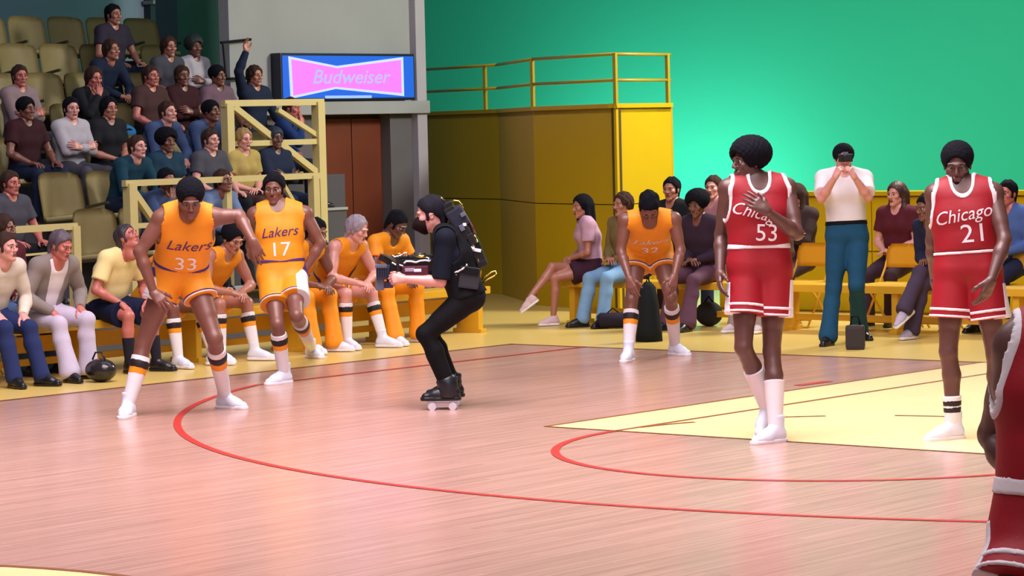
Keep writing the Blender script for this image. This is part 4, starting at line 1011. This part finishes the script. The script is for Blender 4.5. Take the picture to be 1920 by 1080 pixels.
# --- the two red players and the one at the right edge
RED = dict(top='tank', topm=F_RED, bottom='shorts', botm=F_RED, trim=F_WHITE, short=.60, flare=.026, tinf=.015, hem=.095, waist=.13, shoes=SHOEW,
           waistbands=(('waistband', F_WHITE, -.050, -.004),), hems=(('hem_stripe', F_WHITE, .004, .018), ('hem_stripe', F_WHITE, .044, .062)))
ra = dict(pel=(1424, 492), neck=(1420, 345, 0), head=(1403, 303, 0), sh0=(1366, 356), sh1=(1474, 354), el0=(1352, 440, -1), wr0=(1350, 512, 1), el1=(1494, 438, 1), wr1=(1438, 396, 1),
          hd1=-HR + Z3 * .75 + HC * .05, hb1=HC + Z3 * .3, hip0=(1399, 512), hip1=(1452, 512), kn0=(1394, 652, 1), an0=(1438, 765, -1), kn1=(1447, 660, 1), an1=(1454, 803, 'g'),
          toe0=hfwd(-35) * .8 - Z3 * .5, toe1=hfwd(-50), fu0=Z3)
r, J, fn = hero('red jersey player with large rounded hair walking, head turned left', (1440, 828), 1.10, ra, 5, -62,
    dict(RED, skin=SK_DARK, hair=('afro', H_BLACK), thin=.95, short=.55, sides=(('side_panel', F_WHITE, 1, .075, .04, .34, .4), ('side_panel', F_WHITE, 0, .05, .07, .34, .5)),
         socks=(('sock', F_WHITE, 0, .62, .009),)), toes=(-35, -50), vox=.0085)
letter_on(fn['top'], J, 'Chicago', .112, .62, -.03, F_WHITE, 'script', r, J['base'], .35, -.24, .92)
letter_on(fn['top'], J, '53', .155, .36, .03, F_WHITE, 'number', r, J['base'], 0, -.05, 1.0)
rb = dict(pel=(1814, 500), neck=(1804, 350, 0), head=(1795, 308, 0), sh0=(1754, 366), sh1=(1862, 364), el0=(1748, 452, -1), wr0=(1752, 524, -1), el1=(1884, 450, 1), wr1=(1858, 526, 1),
          hd1=-HR * .35 - Z3 * .9, hb1=HC * .6 + HR * .5, hip0=(1786, 515), hip1=(1845, 515), kn0=(1778, 660, 1), an0=(1786, 797, 'g'), kn1=(1866, 665, 1), an1=(1876, 795, 'g'), toe0=hfwd(-62), toe1=hfwd(20))
r, J, fn = hero('red jersey player with short rounded hair standing on the yellow lane looking down', (1785, 826), 1.12, rb, -8, -12,
    dict(RED, skin=SK_DARK, hair=('midafro', H_BLACK), beard=H_BLACK, thin=.95, sides=(('side_panel', F_WHITE, 1, .06, .07, .34, .5),), short=.56,
         waistbands=(('waistband', F_WHITE, -.018, -.002), ('waistband', F_WHITE, -.056, -.040)),
         socks=(('sock', F_WHITE, 0, .40, .009), ('sock_stripe', F_BLKTRIM, .235, .25, .0105), ('sock_stripe', F_BLKTRIM, .325, .34, .0105))), hpitch=-14, toes=(-62, 20), vox=.0085)
letter_on(fn['top'], J, 'Chicago', .118, .64, -.01, F_WHITE, 'script', r, J['base'], .3, .12, .95)
letter_on(fn['top'], J, '21', .165, .40, .055, F_WHITE, 'number', r, J['base'], 0, .03, 1.1)
Zc = FPX / 640.
rcx = dict(pel=(1992, 985), neck=(2006, 600, 0), head=(2011, 480, 0), sh0=(1908, 655), el0=(1862, 815, -1), wr0=(1922, 930, 1), hd0=HR * .8 - Z3 * .4, hb0=-HR * .3 + HC, el1=(2110, 830, 0), wr1=(2060, 980, 1),
           hip0=(1940, 1010), kn0=(1862, 1290, 1), an0=(1900, 1560, -1), kn1=(2030, 1260, 1), an1=(2035, 1530, -1))
r, J, fn = hero('red jersey player cut off by the right edge of the photo, elbow out', (1975, 1530), 1.10, rcx, -5, -20,
    dict(RED, skin=SK_DARK, hair=('midafro', H_BLACK), short=.34, flare=.05, sides=(('side_panel', F_WHITE, 0, .05, .0, .36, .3),), socks=(('sock', F_WHITE, 0, .6, .009),)), vox=.009, Z0=Zc)

# --- yellow players standing
YEL = dict(top='tank', topm=F_ORANGE, bottom='shorts', botm=F_ORANGE, short=.58, flare=.022, tinf=.014, hem=.09, waist=.13, shoes=SHOEW, socks=SOCKS_Y,
           waistbands=(('waistband', F_PURPLE, -.035, -.01),), hems=(('hem_stripe', F_PURPLE, .018, .028), ('hem_stripe', F_WHITE, .004, .014)))
ya_ = dict(pel=(337, 516), neck=(352, 394, 1), head=(357, 372, 1), sh0=(302, 412), sh1=(402, 408), el0=(262, 472, 0), wr0=(288, 548, 1), hd0=HR * .6 - Z3 * .6 + HC * .3, hb0=HC + Z3 * .6, el1=(448, 404, 0), wr1=(474, 452, 1), hd1=-Z3 * .8 + HR * .3, hb1=HC,
           hip0=(314, 524), hip1=(364, 524), kn0=(268, 646, 1), an0=(240, 758, 'g'), kn1=(402, 634, 1), an1=(422, 743, 'g'), toe0=hfwd(-8), toe1=hfwd(48))
r, J, fn = hero('yellow jersey player in wide crouching stance looking down, with the number 33', (335, 777), 1.12, ya_, 8, 8,
    dict(YEL, skin=SK_BROWN, hair=('midafro', H_BLACK), thin=1.0, short=.34, sides=(('side_panel', F_WHITE, 0, .10, .02, .2, .2), ('side_stripe', F_PURPLE, 0, .10, -.05, .015, .0),)), hpitch=-30, toes=(-10, 45), vox=.0085)
letter_on(fn['top'], J, 'Lakers', .125, .60, .03, F_PURPLE, 'script', r, J['base'], .35, .06, 1.0)
letter_on(fn['top'], J, '33', .15, .32, .03, F_WHITE, 'number', r, J['base'], 0, .05, 1.2)
yb_ = dict(pel=(528, 515), neck=(520, 388, 0), head=(514, 354, 0), sh0=(478, 404), sh1=(572, 402), el0=(470, 462, -1), wr0=(500, 525, 1), hd0=HR * .4 - Z3 * .9, hb0=HC - HR * .2, el1=(602, 456, 0), wr1=(568, 512, 1), hd1=-HR * .7 - Z3 * .6, hb1=HC + HR * .3,
           hip0=(510, 524), hip1=(549, 522), kn0=(520, 608, 1), an0=(532, 699, 'g'), kn1=(556, 592, 1), an1=(584, 652, 'g'), toe0=hfwd(-42), toe1=hfwd(30))
r, J, fn = hero('yellow jersey player standing upright in front of the bench, with the number 17', (530, 718), 1.08, yb_, 5, -6,
    dict(YEL, skin=SK_BROWN, hair=('short', H_BLACK), thin=.95, sides=(('side_panel', F_WHITE, 1, .115, .02, .30, .1), ('side_stripe', F_PURPLE, 1, .115, -.06, .015, .0))), hpitch=-4, toes=(-42, 30), vox=.0085)
letter_on(fn['top'], J, 'Lakers', .115, .62, .0, F_PURPLE, 'script', r, J['base'], .35, .05, 1.0)
letter_on(fn['top'], J, '17', .165, .36, .0, F_WHITE, 'number', r, J['base'], 0, 0, 1.1)
yc_ = dict(pel=(1216, 462, -.30), neck=(1217, 408, 1), head=(1217, 386, 1), hu=HC * .75 + Z3 * .5, sh0=(1172, 414), sh1=(1263, 412), el0=(1164, 470, 0), wr0=(1180, 522, 1), hd0=-Z3 * .9 + HR * .2 + HC * .3, hb0=HC - HR * .4, el1=(1276, 468, 0), wr1=(1264, 518, 1), hd1=-Z3 * .9 - HR * .2 + HC * .3, hb1=HC + HR * .4,
           hip0=(1196, 474), hip1=(1238, 474), kn0=(1184, 562, 1), an0=(1178, 658, 'g'), kn1=(1258, 558, 1), an1=(1266, 647, 'g'), toe0=hfwd(-18), toe1=hfwd(30))
r, J, fn = hero('yellow jersey player bent over with hands on his knees by the baseline', (1217, 676), 1.09, yc_, 0, 0,
    dict(YEL, skin=SK_BROWN, hair=('short', H_BLACK), thin=.95, short=.36, waistbands=(), hem=.02), hpitch=-62, toes=(-18, 30), vox=.0085)
letter_on(fn['top'], J, 'Lakers', .12, .62, .0, F_WHITE, 'script', r, J['base'], .35, 0, 1.0)
letter_on(fn['top'], J, '32', .15, .32, .0, F_WHITE, 'number', r, J['base'], 0, 0, 1.1)
# --- people seated on the players bench
def sit(label, pos, ang, zf, zs, S, k=1.0, vox=.011, group=None, **kw):
    J = seated(pos, ang, zf, zs, k, **kw); S = dict(S); S['k'] = k
    return build_person(label, (pos[0], pos[1], zf), J, S, vox, None, group)
def bY(px, X=-1.5): return atX(px, 600, X)[1]
LOW_B = ('low', mat('black_shoe_leather', (24, 22, 28), .35), M_BLKPL); LOW_W = ('low', F_SHOE, F_WHITE); LOW_BR = ('low', mat('brown_shoe_leather', (74, 46, 36), .4), M_BLKPL)
WARM = dict(top='long', topm=F_ORANGE, bottom='trousers', botm=F_ORANGE, topname='warm_up_jacket', botname='warm_up_trousers', bell=.028, shoes=SHOEW, tinf=.014)
BZ = .50
sit('seated yellow player behind the crouching one, long white socks', (-1.5, bY(284)), 0.1, 0, BZ, dict(YEL, skin=SK_BROWN, hair=('midafro', H_BLACK)), 1.03, lean=38, hyaw=-20, hpitch=-20, arms='forward', ext=(.1, .3), spread=(.25, .2))
sit('seated yellow player leaning on his pale knees between the two standing yellow players', (-1.5, bY(372)), 0.05, 0, BZ, dict(YEL, skin=SK_TAN, hair=('midafro', H_BLACK)), 1.03, lean=42, hyaw=-10, hpitch=-25, arms='forward', ext=(.0, .2), spread=(.2, .2))
sit('seated yellow player in orange warm-up trousers half hidden by the standing player', (-1.5, bY(532)), 0.05, 0, BZ, dict(WARM, skin=SK_BROWN, hair=('short', H_BLACK), top='tank', topname='jersey', neckdepth=.02), 1.03, lean=40, hyaw=0, hpitch=-15, arms='forward', ext=(.1, .1), spread=(.15, .15))
sit('seated fair player with silver hair and white knee socks leaning forward', (-1.5, bY(612)), 0.0, 0, BZ, dict(YEL, skin=SK_PINK, hair=('shag', H_GREY)), 1.03, lean=40, hyaw=15, hpitch=-18, arms='forward', ext=(.0, .3), spread=(.2, .2))
sit('seated yellow player in orange warm-up suit beside the camera operator, head bowed', (-1.5, bY(692)), 0.0, 0, BZ, dict(WARM, skin=SK_DARK, hair=('short', H_BLACK), top='tee', topname='warm_up_shirt', slv=.5), 1.03, lean=36, hyaw=10, hpitch=-35, arms='forward', ext=(.2, .0), spread=(.25, .35))
# --- coaches at the left end
sit('person in navy trousers and striped cream sweater cut off by the left edge', (-1.35, bY(-26, -1.35)), -.05, 0, BZ - .01, dict(skin=SK_PINK, hair=('short', H_BROWN), top='long', topm=cloth('striped_cream_knit', (214, 204, 190)), bottom='trousers', botm=cloth('navy_twill', (34, 46, 92)), shoes=LOW_B, tinf=.014), 0.98, lean=28, hyaw=10, arms='knees', ext=(.25, .35), spread=(.1, .1))
sit('man in grey jacket and pale trousers seated on the bench looking down', (-1.35, bY(72, -1.35)), -.02, 0, BZ - .01, dict(skin=SK_RUDDY, hair=('short', mat('greying_hair', (84, 72, 84), .6, var=.3, scale=30)), top='jacket', topm=cloth('grey_tweed', (136, 126, 122)), topname='jacket', under=F_WHITE, bottom='trousers', botm=cloth('pale_lavender_flannel', (196, 186, 208)), shoes=LOW_B, tinf=.018, bell=.03, binf=.018, fat=1.12), 0.98, lean=30, hyaw=10, hpitch=-18, arms='knees', ext=(.30, .0), spread=(.10, .25))
sit('man in pale yellow polo shirt and navy shorts looking up at the yellow player', (-1.42, bY(200, -1.42)), .05, 0, BZ, dict(skin=SK_RUDDY, hair=('short', mat('dark_brown_hair', (52, 44, 52), .6, var=.3, scale=30)), top='tee', topm=cloth('pale_yellow_pique', (240, 222, 158), .06), topname='polo_shirt', bottom='shorts', botm=cloth('navy_cotton', (16, 24, 56)), short=.8, flare=.03, shoes=LOW_B, tinf=.016, slv=.7, fat=1.15, hem=-.04, socks=(('sock', cloth('dark_sock', (30, 28, 40)), 0, .55, .008),)), 0.97, lean=26, hyaw=10, hpitch=28, arms='knees', ext=(.0, .1), spread=(.15, .15))
#folding_chair(-1.2, bY(150, -1.2), 0, 'yellow folding chair between the grey jacket man and the polo shirt man')
# black kit bag on the floor
g = ground(190, 716); t = thing('kit_bag', 'shiny black kit bag on the floor by the polo shirt man', 'bag', g)
MB().ball((0, 0, .10), .10, 3, (1.5, 1.2, 1.0)).part('bag', mat('shiny_black_vinyl', (40, 36, 40), .18, var=.2), t, True)
MB().tube([(-.08, -.02, .19), (-.04, -.02, .25), (.04, -.02, .25), (.08, -.02, .19)], .008, 8).part('handle', M_BLKPL, t, True)

# --- along the baseline
def yX(px, Y): return atY(px, 560, Y)[0]
FA = -math.pi / 2
MAUVE = cloth('mauve_blouse', (190, 150, 176)); MAROON = cloth('maroon_knit', (84, 26, 40)); DENIM = cloth('blue_denim', (72, 96, 136)); LTDENIM = cloth('light_blue_denim', (120, 160, 200))
DKPLUM = cloth('dark_plum_wool', (58, 38, 54)); TEALJ = cloth('teal_blue_denim', (24, 72, 104)); KHAKI = cloth('khaki_twill', (150, 136, 130)); NAVY = cloth('navy_knit', (30, 34, 62))
sit('woman with long dark hair and mauve top seated with crossed legs', (yX(1108, 2.6), 2.62), FA - .75, 0, .50, dict(skin=SK_TAN, hair=('long', H_BLACK), fem=True, top='tee', topm=MAUVE, bottom='shorts', botm=cloth('dark_plum_skirt', (60, 30, 48)), short=.55, shoes=('low', cloth('pale_shoe', (216, 190, 200)), M_WHITE), footk=.9, thin=.88), .96, lean=6, hyaw=20, hpitch=-4, arms='lap', cross=0, ext=(0, .05))
sit('person in light blue jeans seated next to the woman in mauve', (yX(1178, 2.6), 2.62), FA - .2, 0, .50, dict(skin=SK_TAN, hair=('shag', H_BROWN), top='long', topm=cloth('olive_shirt', (116, 100, 60)), bottom='trousers', botm=LTDENIM, shoes=LOW_B), .98, lean=4, arms='lap', ext=(.25, .15))
sit('dark-haired man in black shirt behind the bent yellow player', (yX(1268, 3.3), 3.3), FA, 0, .62, dict(skin=SK_TAN, hair=('short', H_BLACK), top='long', topm=cloth('black_shirt', (26, 26, 34)), bottom='trousers', botm=DKPLUM, shoes=LOW_B), 1.0, lean=2, hyaw=10, arms='lap')
sit('person with big dark hair in plum coat, hands folded, beside the bent yellow player', (yX(1322, 2.55), 2.6), FA, 0, .50, dict(skin=SK_BROWN, hair=('afro', H_BLACK), top='long', topm=cloth('dark_plum_coat', (50, 34, 52)), bottom='trousers', botm=cloth('plum_trousers', (92, 60, 78)), shoes=LOW_B, bell=.04, tinf=.016), 1.0, lean=12, hyaw=10, hpitch=-10, arms='lap', ext=(.1, .3))
sit('man in pink shirt seated behind, left of the walking red player', (yX(1338, 3.9), 4.0), FA, 0, .62, dict(skin=SK_PINK, hair=('short', H_BROWN), top='long', topm=cloth('dusty_pink_shirt', (176, 120, 130)), bottom='trousers', botm=NAVY, shoes=LOW_B), 1.0, lean=4, hyaw=12, arms='lap')
sit('seated person in tan trousers hidden behind the walking red player', (yX(1452, 2.6), 2.62), FA, 0, .50, dict(skin=SK_TAN, hair=('shag', H_BROWN), top='long', topm=cloth('brown_sweater', (88, 60, 52)), bottom='trousers', botm=KHAKI, shoes=('low', cloth('pale_canvas', (206, 190, 196)), M_WHITE), bell=.03), .98, lean=10, arms='thighs', ext=(.15, .1))
sit('woman with long brown hair right of the walking red player', (yX(1500, 3.7), 3.7), FA, 0, .55, dict(skin=SK_TAN, hair=('long', H_BROWN), fem=True, top='long', topm=cloth('dark_brown_top', (60, 44, 46)), bottom='trousers', botm=DKPLUM, shoes=LOW_B), .98, lean=2, hyaw=-10, arms='crossed')
sit('woman in maroon with long brown hair and folded arms behind an empty yellow chair', (yX(1690, 3.75), 3.75), FA, 0, .56, dict(skin=SK_PINK, hair=('long', mat('chestnut_hair', (62, 34, 34), .55, var=.3, scale=30)), fem=True, top='tee', topm=MAROON, bottom='trousers', botm=DKPLUM, shoes=LOW_B), .98, lean=3, hyaw=-6, arms='lap')
sit('person with dark trousers and pale shoe, legs crossed, behind the red player on the lane', (yX(1775, 2.6), 2.6), FA - .3, 0, .50, dict(skin=SK_BROWN, hair=('short', H_BLACK), top='long', topm=NAVY, bottom='trousers', botm=cloth('dark_violet_trousers', (70, 56, 78)), shoes=('low', cloth('lavender_shoe', (186, 176, 204)), M_WHITE), bell=.02), 1.0, lean=20, hpitch=-10, arms='thighs', cross=0, ext=(0, .3))
sit('man in blue shirt at the right edge of the photo', (yX(1898, 3.4), 3.4), FA, 0, .56, dict(skin=SK_RUDDY, hair=('short', H_BLACK), top='long', topm=cloth('blue_shirt', (70, 96, 156)), bottom='trousers', botm=NAVY, shoes=LOW_B), 1.0, lean=4, arms='lap')
# standing photographer
ph = dict(pel=(1588, 440), neck=(1582, 325, 0), head=(1582, 297, 0), sh0=(1544, 335), sh1=(1621, 335), el0=(1540, 372, 1), wr0=(1566, 332, 1), hd0=Z3 * .8 + HR * .4, hb0=HC * .5 - HR * .8, el1=(1628, 370, 1), wr1=(1602, 332, 1), hd1=Z3 * .8 - HR * .4, hb1=HC * .5 + HR * .8,
          hip0=(1571, 450), hip1=(1607, 450), kn0=(1563, 540, 1), an0=(1553, 630, 'g'), kn1=(1606, 536, 1), an1=(1611, 620, 'g'))
r, J, fn = hero('photographer in white shirt and teal jeans standing with a camera at his face', (1582, 645), 1.02, ph, 0, 0, dict(skin=SK_PINK, hair=('midafro', H_BLACK), top='tee', topm=F_WHITE, slv=.75, hem=.10, waistbands=(('belt', M_BLACK, -.04, -.004),), bottom='trousers', botm=TEALJ, bell=.025, binf=.018, shoes=LOW_B, hands=('grip', 'grip'), tinf=.014, mouth=False), toes=(-25, 25), vox=.0095)
hd = J['head']; t = thing('stills_camera', 'small black stills camera held to the face of the standing photographer', 'camera', hd + HC * .135 + Z3 * .005); Rc = Matrix(np.stack([HR, -HC, Z3], 1).tolist())
MB().box((0, 0, 0), (.13, .035, .07), Rc, bev=.006).part('body', M_BLKPL, t); MB().tube([HC * .015, HC * .075], .028, 14).part('lens', M_BLKPL, t); MB().box(Z3 * .045, (.05, .03, .022), Rc, bev=.004).part('viewfinder', M_GREYPL, t); MB().box(Z3 * .034, (.132, .037, .008), Rc).part('top_plate', M_CHROME, t)
#bl = MB(); bl.tube([J['pel'] + Z3 * .10 + .155 * (math.cos(a_) * HR * 1.06 + math.sin(a_) * HC) - J['base'] for a_ in np.linspace(0, 2 * math.pi, 25)[:-1]], .016, 6, True); bl.part('belt', M_BLACK, r, True)
g = ground(1604, 655); t = thing('camera_bag', 'black camera bag on the floor at the feet of the standing photographer', 'bag', g)
MB().box((0, 0, .11), (.17, .14, .22), Matrix.Rotation(.5, 3, 'Z'), bev=.03).part('bag', mat('dark_brown_canvas', (46, 38, 40), .7, var=.2, bump=.1), t); MB().tube([(-.05, 0, .21), (-.03, 0, .30), (.03, .01, .30), (.05, .01, .21)], .010, 6).part('strap', M_BLACK, t, True)
g = ground(1217, 640); t = thing('garment_bag', 'tall black garment bag standing between the legs of the bent yellow player', 'bag', g)
bm = MB(); bm.tube([(0, 0, 0.0), (0, 0, .12), (0, 0, .35), (0, 0, .52), (0, 0, .57)], [.13, .125, .10, .075, .03], 14); bm.part('bag', cloth('black_nylon', (16, 22, 26)), t, True); MB().tube([(-.02, 0, .56), (0, 0, .63), (.02, 0, .56)], .008, 6).part('handle', M_BLACK, t, True)
g = ground(1330, 612); t = thing('round_bag', 'round black bag on the floor below the person in plum coat', 'bag', g)
MB().ball((0, 0, .13), .14, 3, (1, 1, .92)).part('bag', cloth('charcoal_nylon', (38, 38, 42)), t, True); MB().tube([(-.06, 0, .24), (0, 0, .31), (.06, 0, .24)], .009, 6).part('handle', M_BLACK, t, True)
g = ground(1150, 616); t = thing('sports_bag', 'low dark sports bag on the floor by the light blue jeans', 'bag', g)
MB().tube([HR * -.16 + Z3 * .08, HR * -.13 + Z3 * .085, HR * .13 + Z3 * .085, HR * .16 + Z3 * .08], [.05, .08, .08, .05], 14).part('bag', cloth('dark_violet_nylon', (34, 28, 44)), t, True); MB().tube([HR * -.07 + Z3 * .15, Z3 * .21, HR * .07 + Z3 * .15], .008, 6).part('handle', M_BLACK, t, True)

# --- spectators in the stand: six seated bodies, built once and shared
CL = lambda n, c: cloth('crowd_' + n, c)
POSES = {
 'thighs': (dict(top='tee', bottom='trousers'), dict(lean=4, arms='thighs', spread=(.2, .2))),
 'forward': (dict(top='long', bottom='trousers'), dict(lean=24, hpitch=4, arms='forward', spread=(.22, .22))),
 'crossed': (dict(top='long', bottom='trousers'), dict(lean=2, hyaw=-18, arms='crossed', spread=(.15, .15))),
 'lap': (dict(top='tee', bottom='trousers', fem=True), dict(lean=6, hyaw=-12, arms='lap', spread=(.05, .05))),
 'chin': (dict(top='long', bottom='trousers'), dict(lean=16, hyaw=-10, hpitch=-6, arms=('chin', 'lap'), spread=(.1, .2))),
 'clap': (dict(top='long', bottom='trousers'), dict(lean=10, hyaw=-8, arms='clap', spread=(.15, .15))),
 'cheer': (dict(top='long', bottom='trousers'), dict(lean=2, hyaw=-6, arms=('up', 'thighs'), spread=(.15, .15)))}
TPL = {}
def spectator(label, px, py, row, pname, hair, skinm, topm, botm, dy=0, rz=0.0, beard=False):
    X = ROWX[row] + .02; zf = ROWZ[row]; s0, kw = POSES[pname]
    hz = atX(px, py, X)[2]; k = min(1.06, max(.93, (hz - zf) / 1.175)); y = atX(px, py, X)[1] - math.sin(rz) * .1
    if pname not in TPL:
        J = seated((0, 0), 0.0, 0, .46, 1.0, **kw); S = dict(s0, skin=SK_TAN, topm=F_WHITE, botm=M_BLACK, shoes=LOW_B, tinf=.014, bell=.02, neckdepth=-.02)
        r, J, _ = build_person('template', (0, 0, 0), J, S, .0125); TPL[pname] = (r, J)
        first = True
    else: first = False
    src, J = TPL[pname]
    if first: r = src
    else:
        r = src.copy(); C.objects.link(r)
        for ch in list(src.children):
            if ch.name.startswith(('hair', 'eyebrow')): continue
            c = ch.copy(); C.objects.link(c); c.parent = r
            for g_ in ch.children:
                d = g_.copy(); C.objects.link(d); d.parent = c
    for ch in list(r.children):
        n_ = ch.name.split('.')[0]; m_ = {'body': skinm, 'shirt': topm, 'jersey': topm, 'trousers': botm}.get(n_)
        if m_ is not None: ch.material_slots[0].link = 'OBJECT'; ch.material_slots[0].material = m_
    SITTERS[row].append(float(y)); r.location = (X, y, zf); r.rotation_euler = (0, 0, rz); r.scale = (k, k, k)
    tag(r, label, 'person', 'spectators in the stand')
    RH = frame(J['hf'], J['hu'])
    hn, hm = hair; place_mesh(HAIR[hn], hm, 'hair', r, RH, J['head'], J['hs'])
    if pname not in EB: EB[pname] = [ch.data for ch in r.children if ch.name.startswith('eyebrow')]
    else:
        for me_ in EB[pname]: link('eyebrow', me_, None, r)
    for ch in r.children:
        if ch.name.startswith('eyebrow'): ch.material_slots[0].link = 'OBJECT'; ch.material_slots[0].material = hm
    if beard: place_mesh(BEARD, hm, 'beard', r, RH, J['head'], J['hs'])
    return r
EB = {}
DK = CL('black', (24, 26, 34)); BL = CL('blue_denim', (62, 80, 122)); WH = CL('white', (176, 172, 184)); TE = CL('teal', (18, 58, 78)); MV = CL('mauve', (108, 84, 100)); BR = CL('brown', (70, 46, 48)); NV = CL('navy', (26, 36, 62)); PK = CL('pinkish_grey', (140, 120, 126)); GY = CL('grey', (70, 70, 82)); YL = CL('straw', (170, 150, 88)); MR = CL('maroon', (54, 22, 30)); LB = CL('pale_blue', (104, 126, 168))
sp = spectator
sp('person in dark purple top alone in the highest occupied seat', 206, 36, 5, 'thighs', ('short', H_BLACK), SK_TAN, CL('dark_purple', (50, 44, 62)), NV)
sp('person in navy jacket in the row below the highest spectator', 180, 100, 4, 'forward', ('shag', H_BROWN), SK_TAN, NV, DK)
sp('person in black jacket with grey scarf left of the blue cushion', 156, 186, 3, 'chin', ('shag', H_BROWN), SK_RUDDY, DK, GY)
sp('man in pinkish grey sweater at the left edge of the stand', 34, 192, 3, 'crossed', ('short', H_BROWN), SK_RUDDY, PK, GY)
sp('blurred person with brown hair and pale collar near the pillar', 308, 108, 4, 'lap', ('shag', H_BROWN), SK_TAN, GY, DK)
sp('person with dark rounded hair in white shirt near the end of the upper row', 361, 112, 4, 'crossed', ('afro', mat('dark_green_black_hair', (26, 36, 36), .7, var=.3, scale=30)), SK_BROWN, WH, DK)
sp('person in mauve top below the man in the white shirt', 402, 176, 3, 'thighs', ('midafro', H_BLACK), SK_BROWN, MV, NV)
sp('person in brown shirt behind the man in blue denim', 276, 166, 3, 'thighs', ('short', H_BROWN), SK_RUDDY, BR, DK)
sp('person in dim plum top beside the brown shirt', 338, 176, 3, 'crossed', ('short', H_BROWN), SK_BROWN, MR, DK)
sp('fair-skinned man leaning forward in blue denim shirt', 284, 226, 2, 'forward', ('short', H_BROWN), SK_PINK, BL, DENIM)
sp('dark-haired man in blue shirt right of the fair man in blue denim', 366, 240, 2, 'forward', ('midafro', H_BLACK), SK_BROWN, BL, NV)
sp('man in white shirt on the left of the stand', 130, 240, 2, 'crossed', ('short', H_BLACK), SK_PINK, WH, GY)
sp('person with dark hair right of the man in white shirt', 196, 246, 2, 'lap', ('shag', H_BLACK), SK_TAN, DK, DK)
sp('person in maroon jacket left of the man in white shirt', 44, 268, 2, 'thighs', ('midafro', H_BLACK), SK_BROWN, MR, NV)
sp('person in teal jacket with white collar behind the left post of the long guard rail', 226, 300, 1, 'forward', ('short', H_BROWN), SK_PINK, TE, NV)
sp('person with dark rounded hair behind the long guard rail', 304, 308, 1, 'lap', ('afro', H_BLACK), SK_BROWN, CL('deep_teal', (20, 52, 74)), NV)
sp('man in grey top behind the long guard rail', 388, 292, 1, 'thighs', ('short', H_BROWN), SK_PINK, GY, DK)
sp('person in straw yellow top by the middle post of the long guard rail', 448, 300, 1, 'lap', ('shag', H_LIGHT), SK_PINK, YL, BR)
sp('person raising one arm beside the blue sign', 484, 146, 4, 'cheer', ('shag', H_BROWN), SK_TAN, NV, DK) if False else None
sp('man in blue top seated behind the tall guard rail', 524, 226, 2, 'chin', ('short', H_BROWN), SK_RUDDY, CL('royal_blue', (24, 50, 104)), NV, rz=.5)
sp('dark-haired person in navy top behind the tall guard rail, low down', 512, 296, 1, 'crossed', ('midafro', mat('midnight_hair', (20, 34, 58), .7, var=.3, scale=30)), SK_DARK, NV, NV)
sp('person raising one arm beside the blue sign', 474, 168, 3, 'cheer', ('shag', H_BROWN), SK_TAN, NV, DK)
sp('person in blue jacket low behind the diagonal brace', 290, 372, 0, 'chin', ('short', H_BLACK), SK_BROWN, BL, NV)
sp('man in blue shirt low behind the crouching yellow player', 385, 352, 0, 'forward', ('short', H_BROWN), SK_BROWN, LB, DK)
sp('ruddy man at the left edge behind the front guard rail', 14, 408, 0, 'thighs', ('short', H_BROWN), SK_RUDDY, GY, DK)
# dark-haired onlooker at the left edge, behind the bench
sit('dark-haired person in maroon behind the striped sweater at the left edge', (-2.15, bY(0, -2.15)), .1, 0, .50, dict(skin=SK_BROWN, hair=('shag', H_BROWN), top='long', topm=MAROON, bottom='trousers', botm=DENIM, shoes=LOW_B), 1.02, lean=6, hyaw=10, arms='lap')
folding_chair(-2.15, bY(0, -2.15), .1, 'yellow folding chair at the left edge under the person in maroon')
t = thing('cushion', 'blue cushion on an empty seat beside the black jacket', 'cushion', (ROWX[3] + .05, atX(218, 196, ROWX[3])[1], ROWZ[3] + .43))
MB().ball((0, 0, .10), .10, 3, (1.4, 2.0, 1.0)).part('pad', cloth('bright_blue_cloth', (36, 110, 170)), t, True); MB().tube([(.10, -.1, .12), (.15, 0, .14), (.10, .1, .12)], .008, 6).part('handle', M_BLACK, t, True)
make_seats()
print('script seconds', round(time.time() - T0, 1))
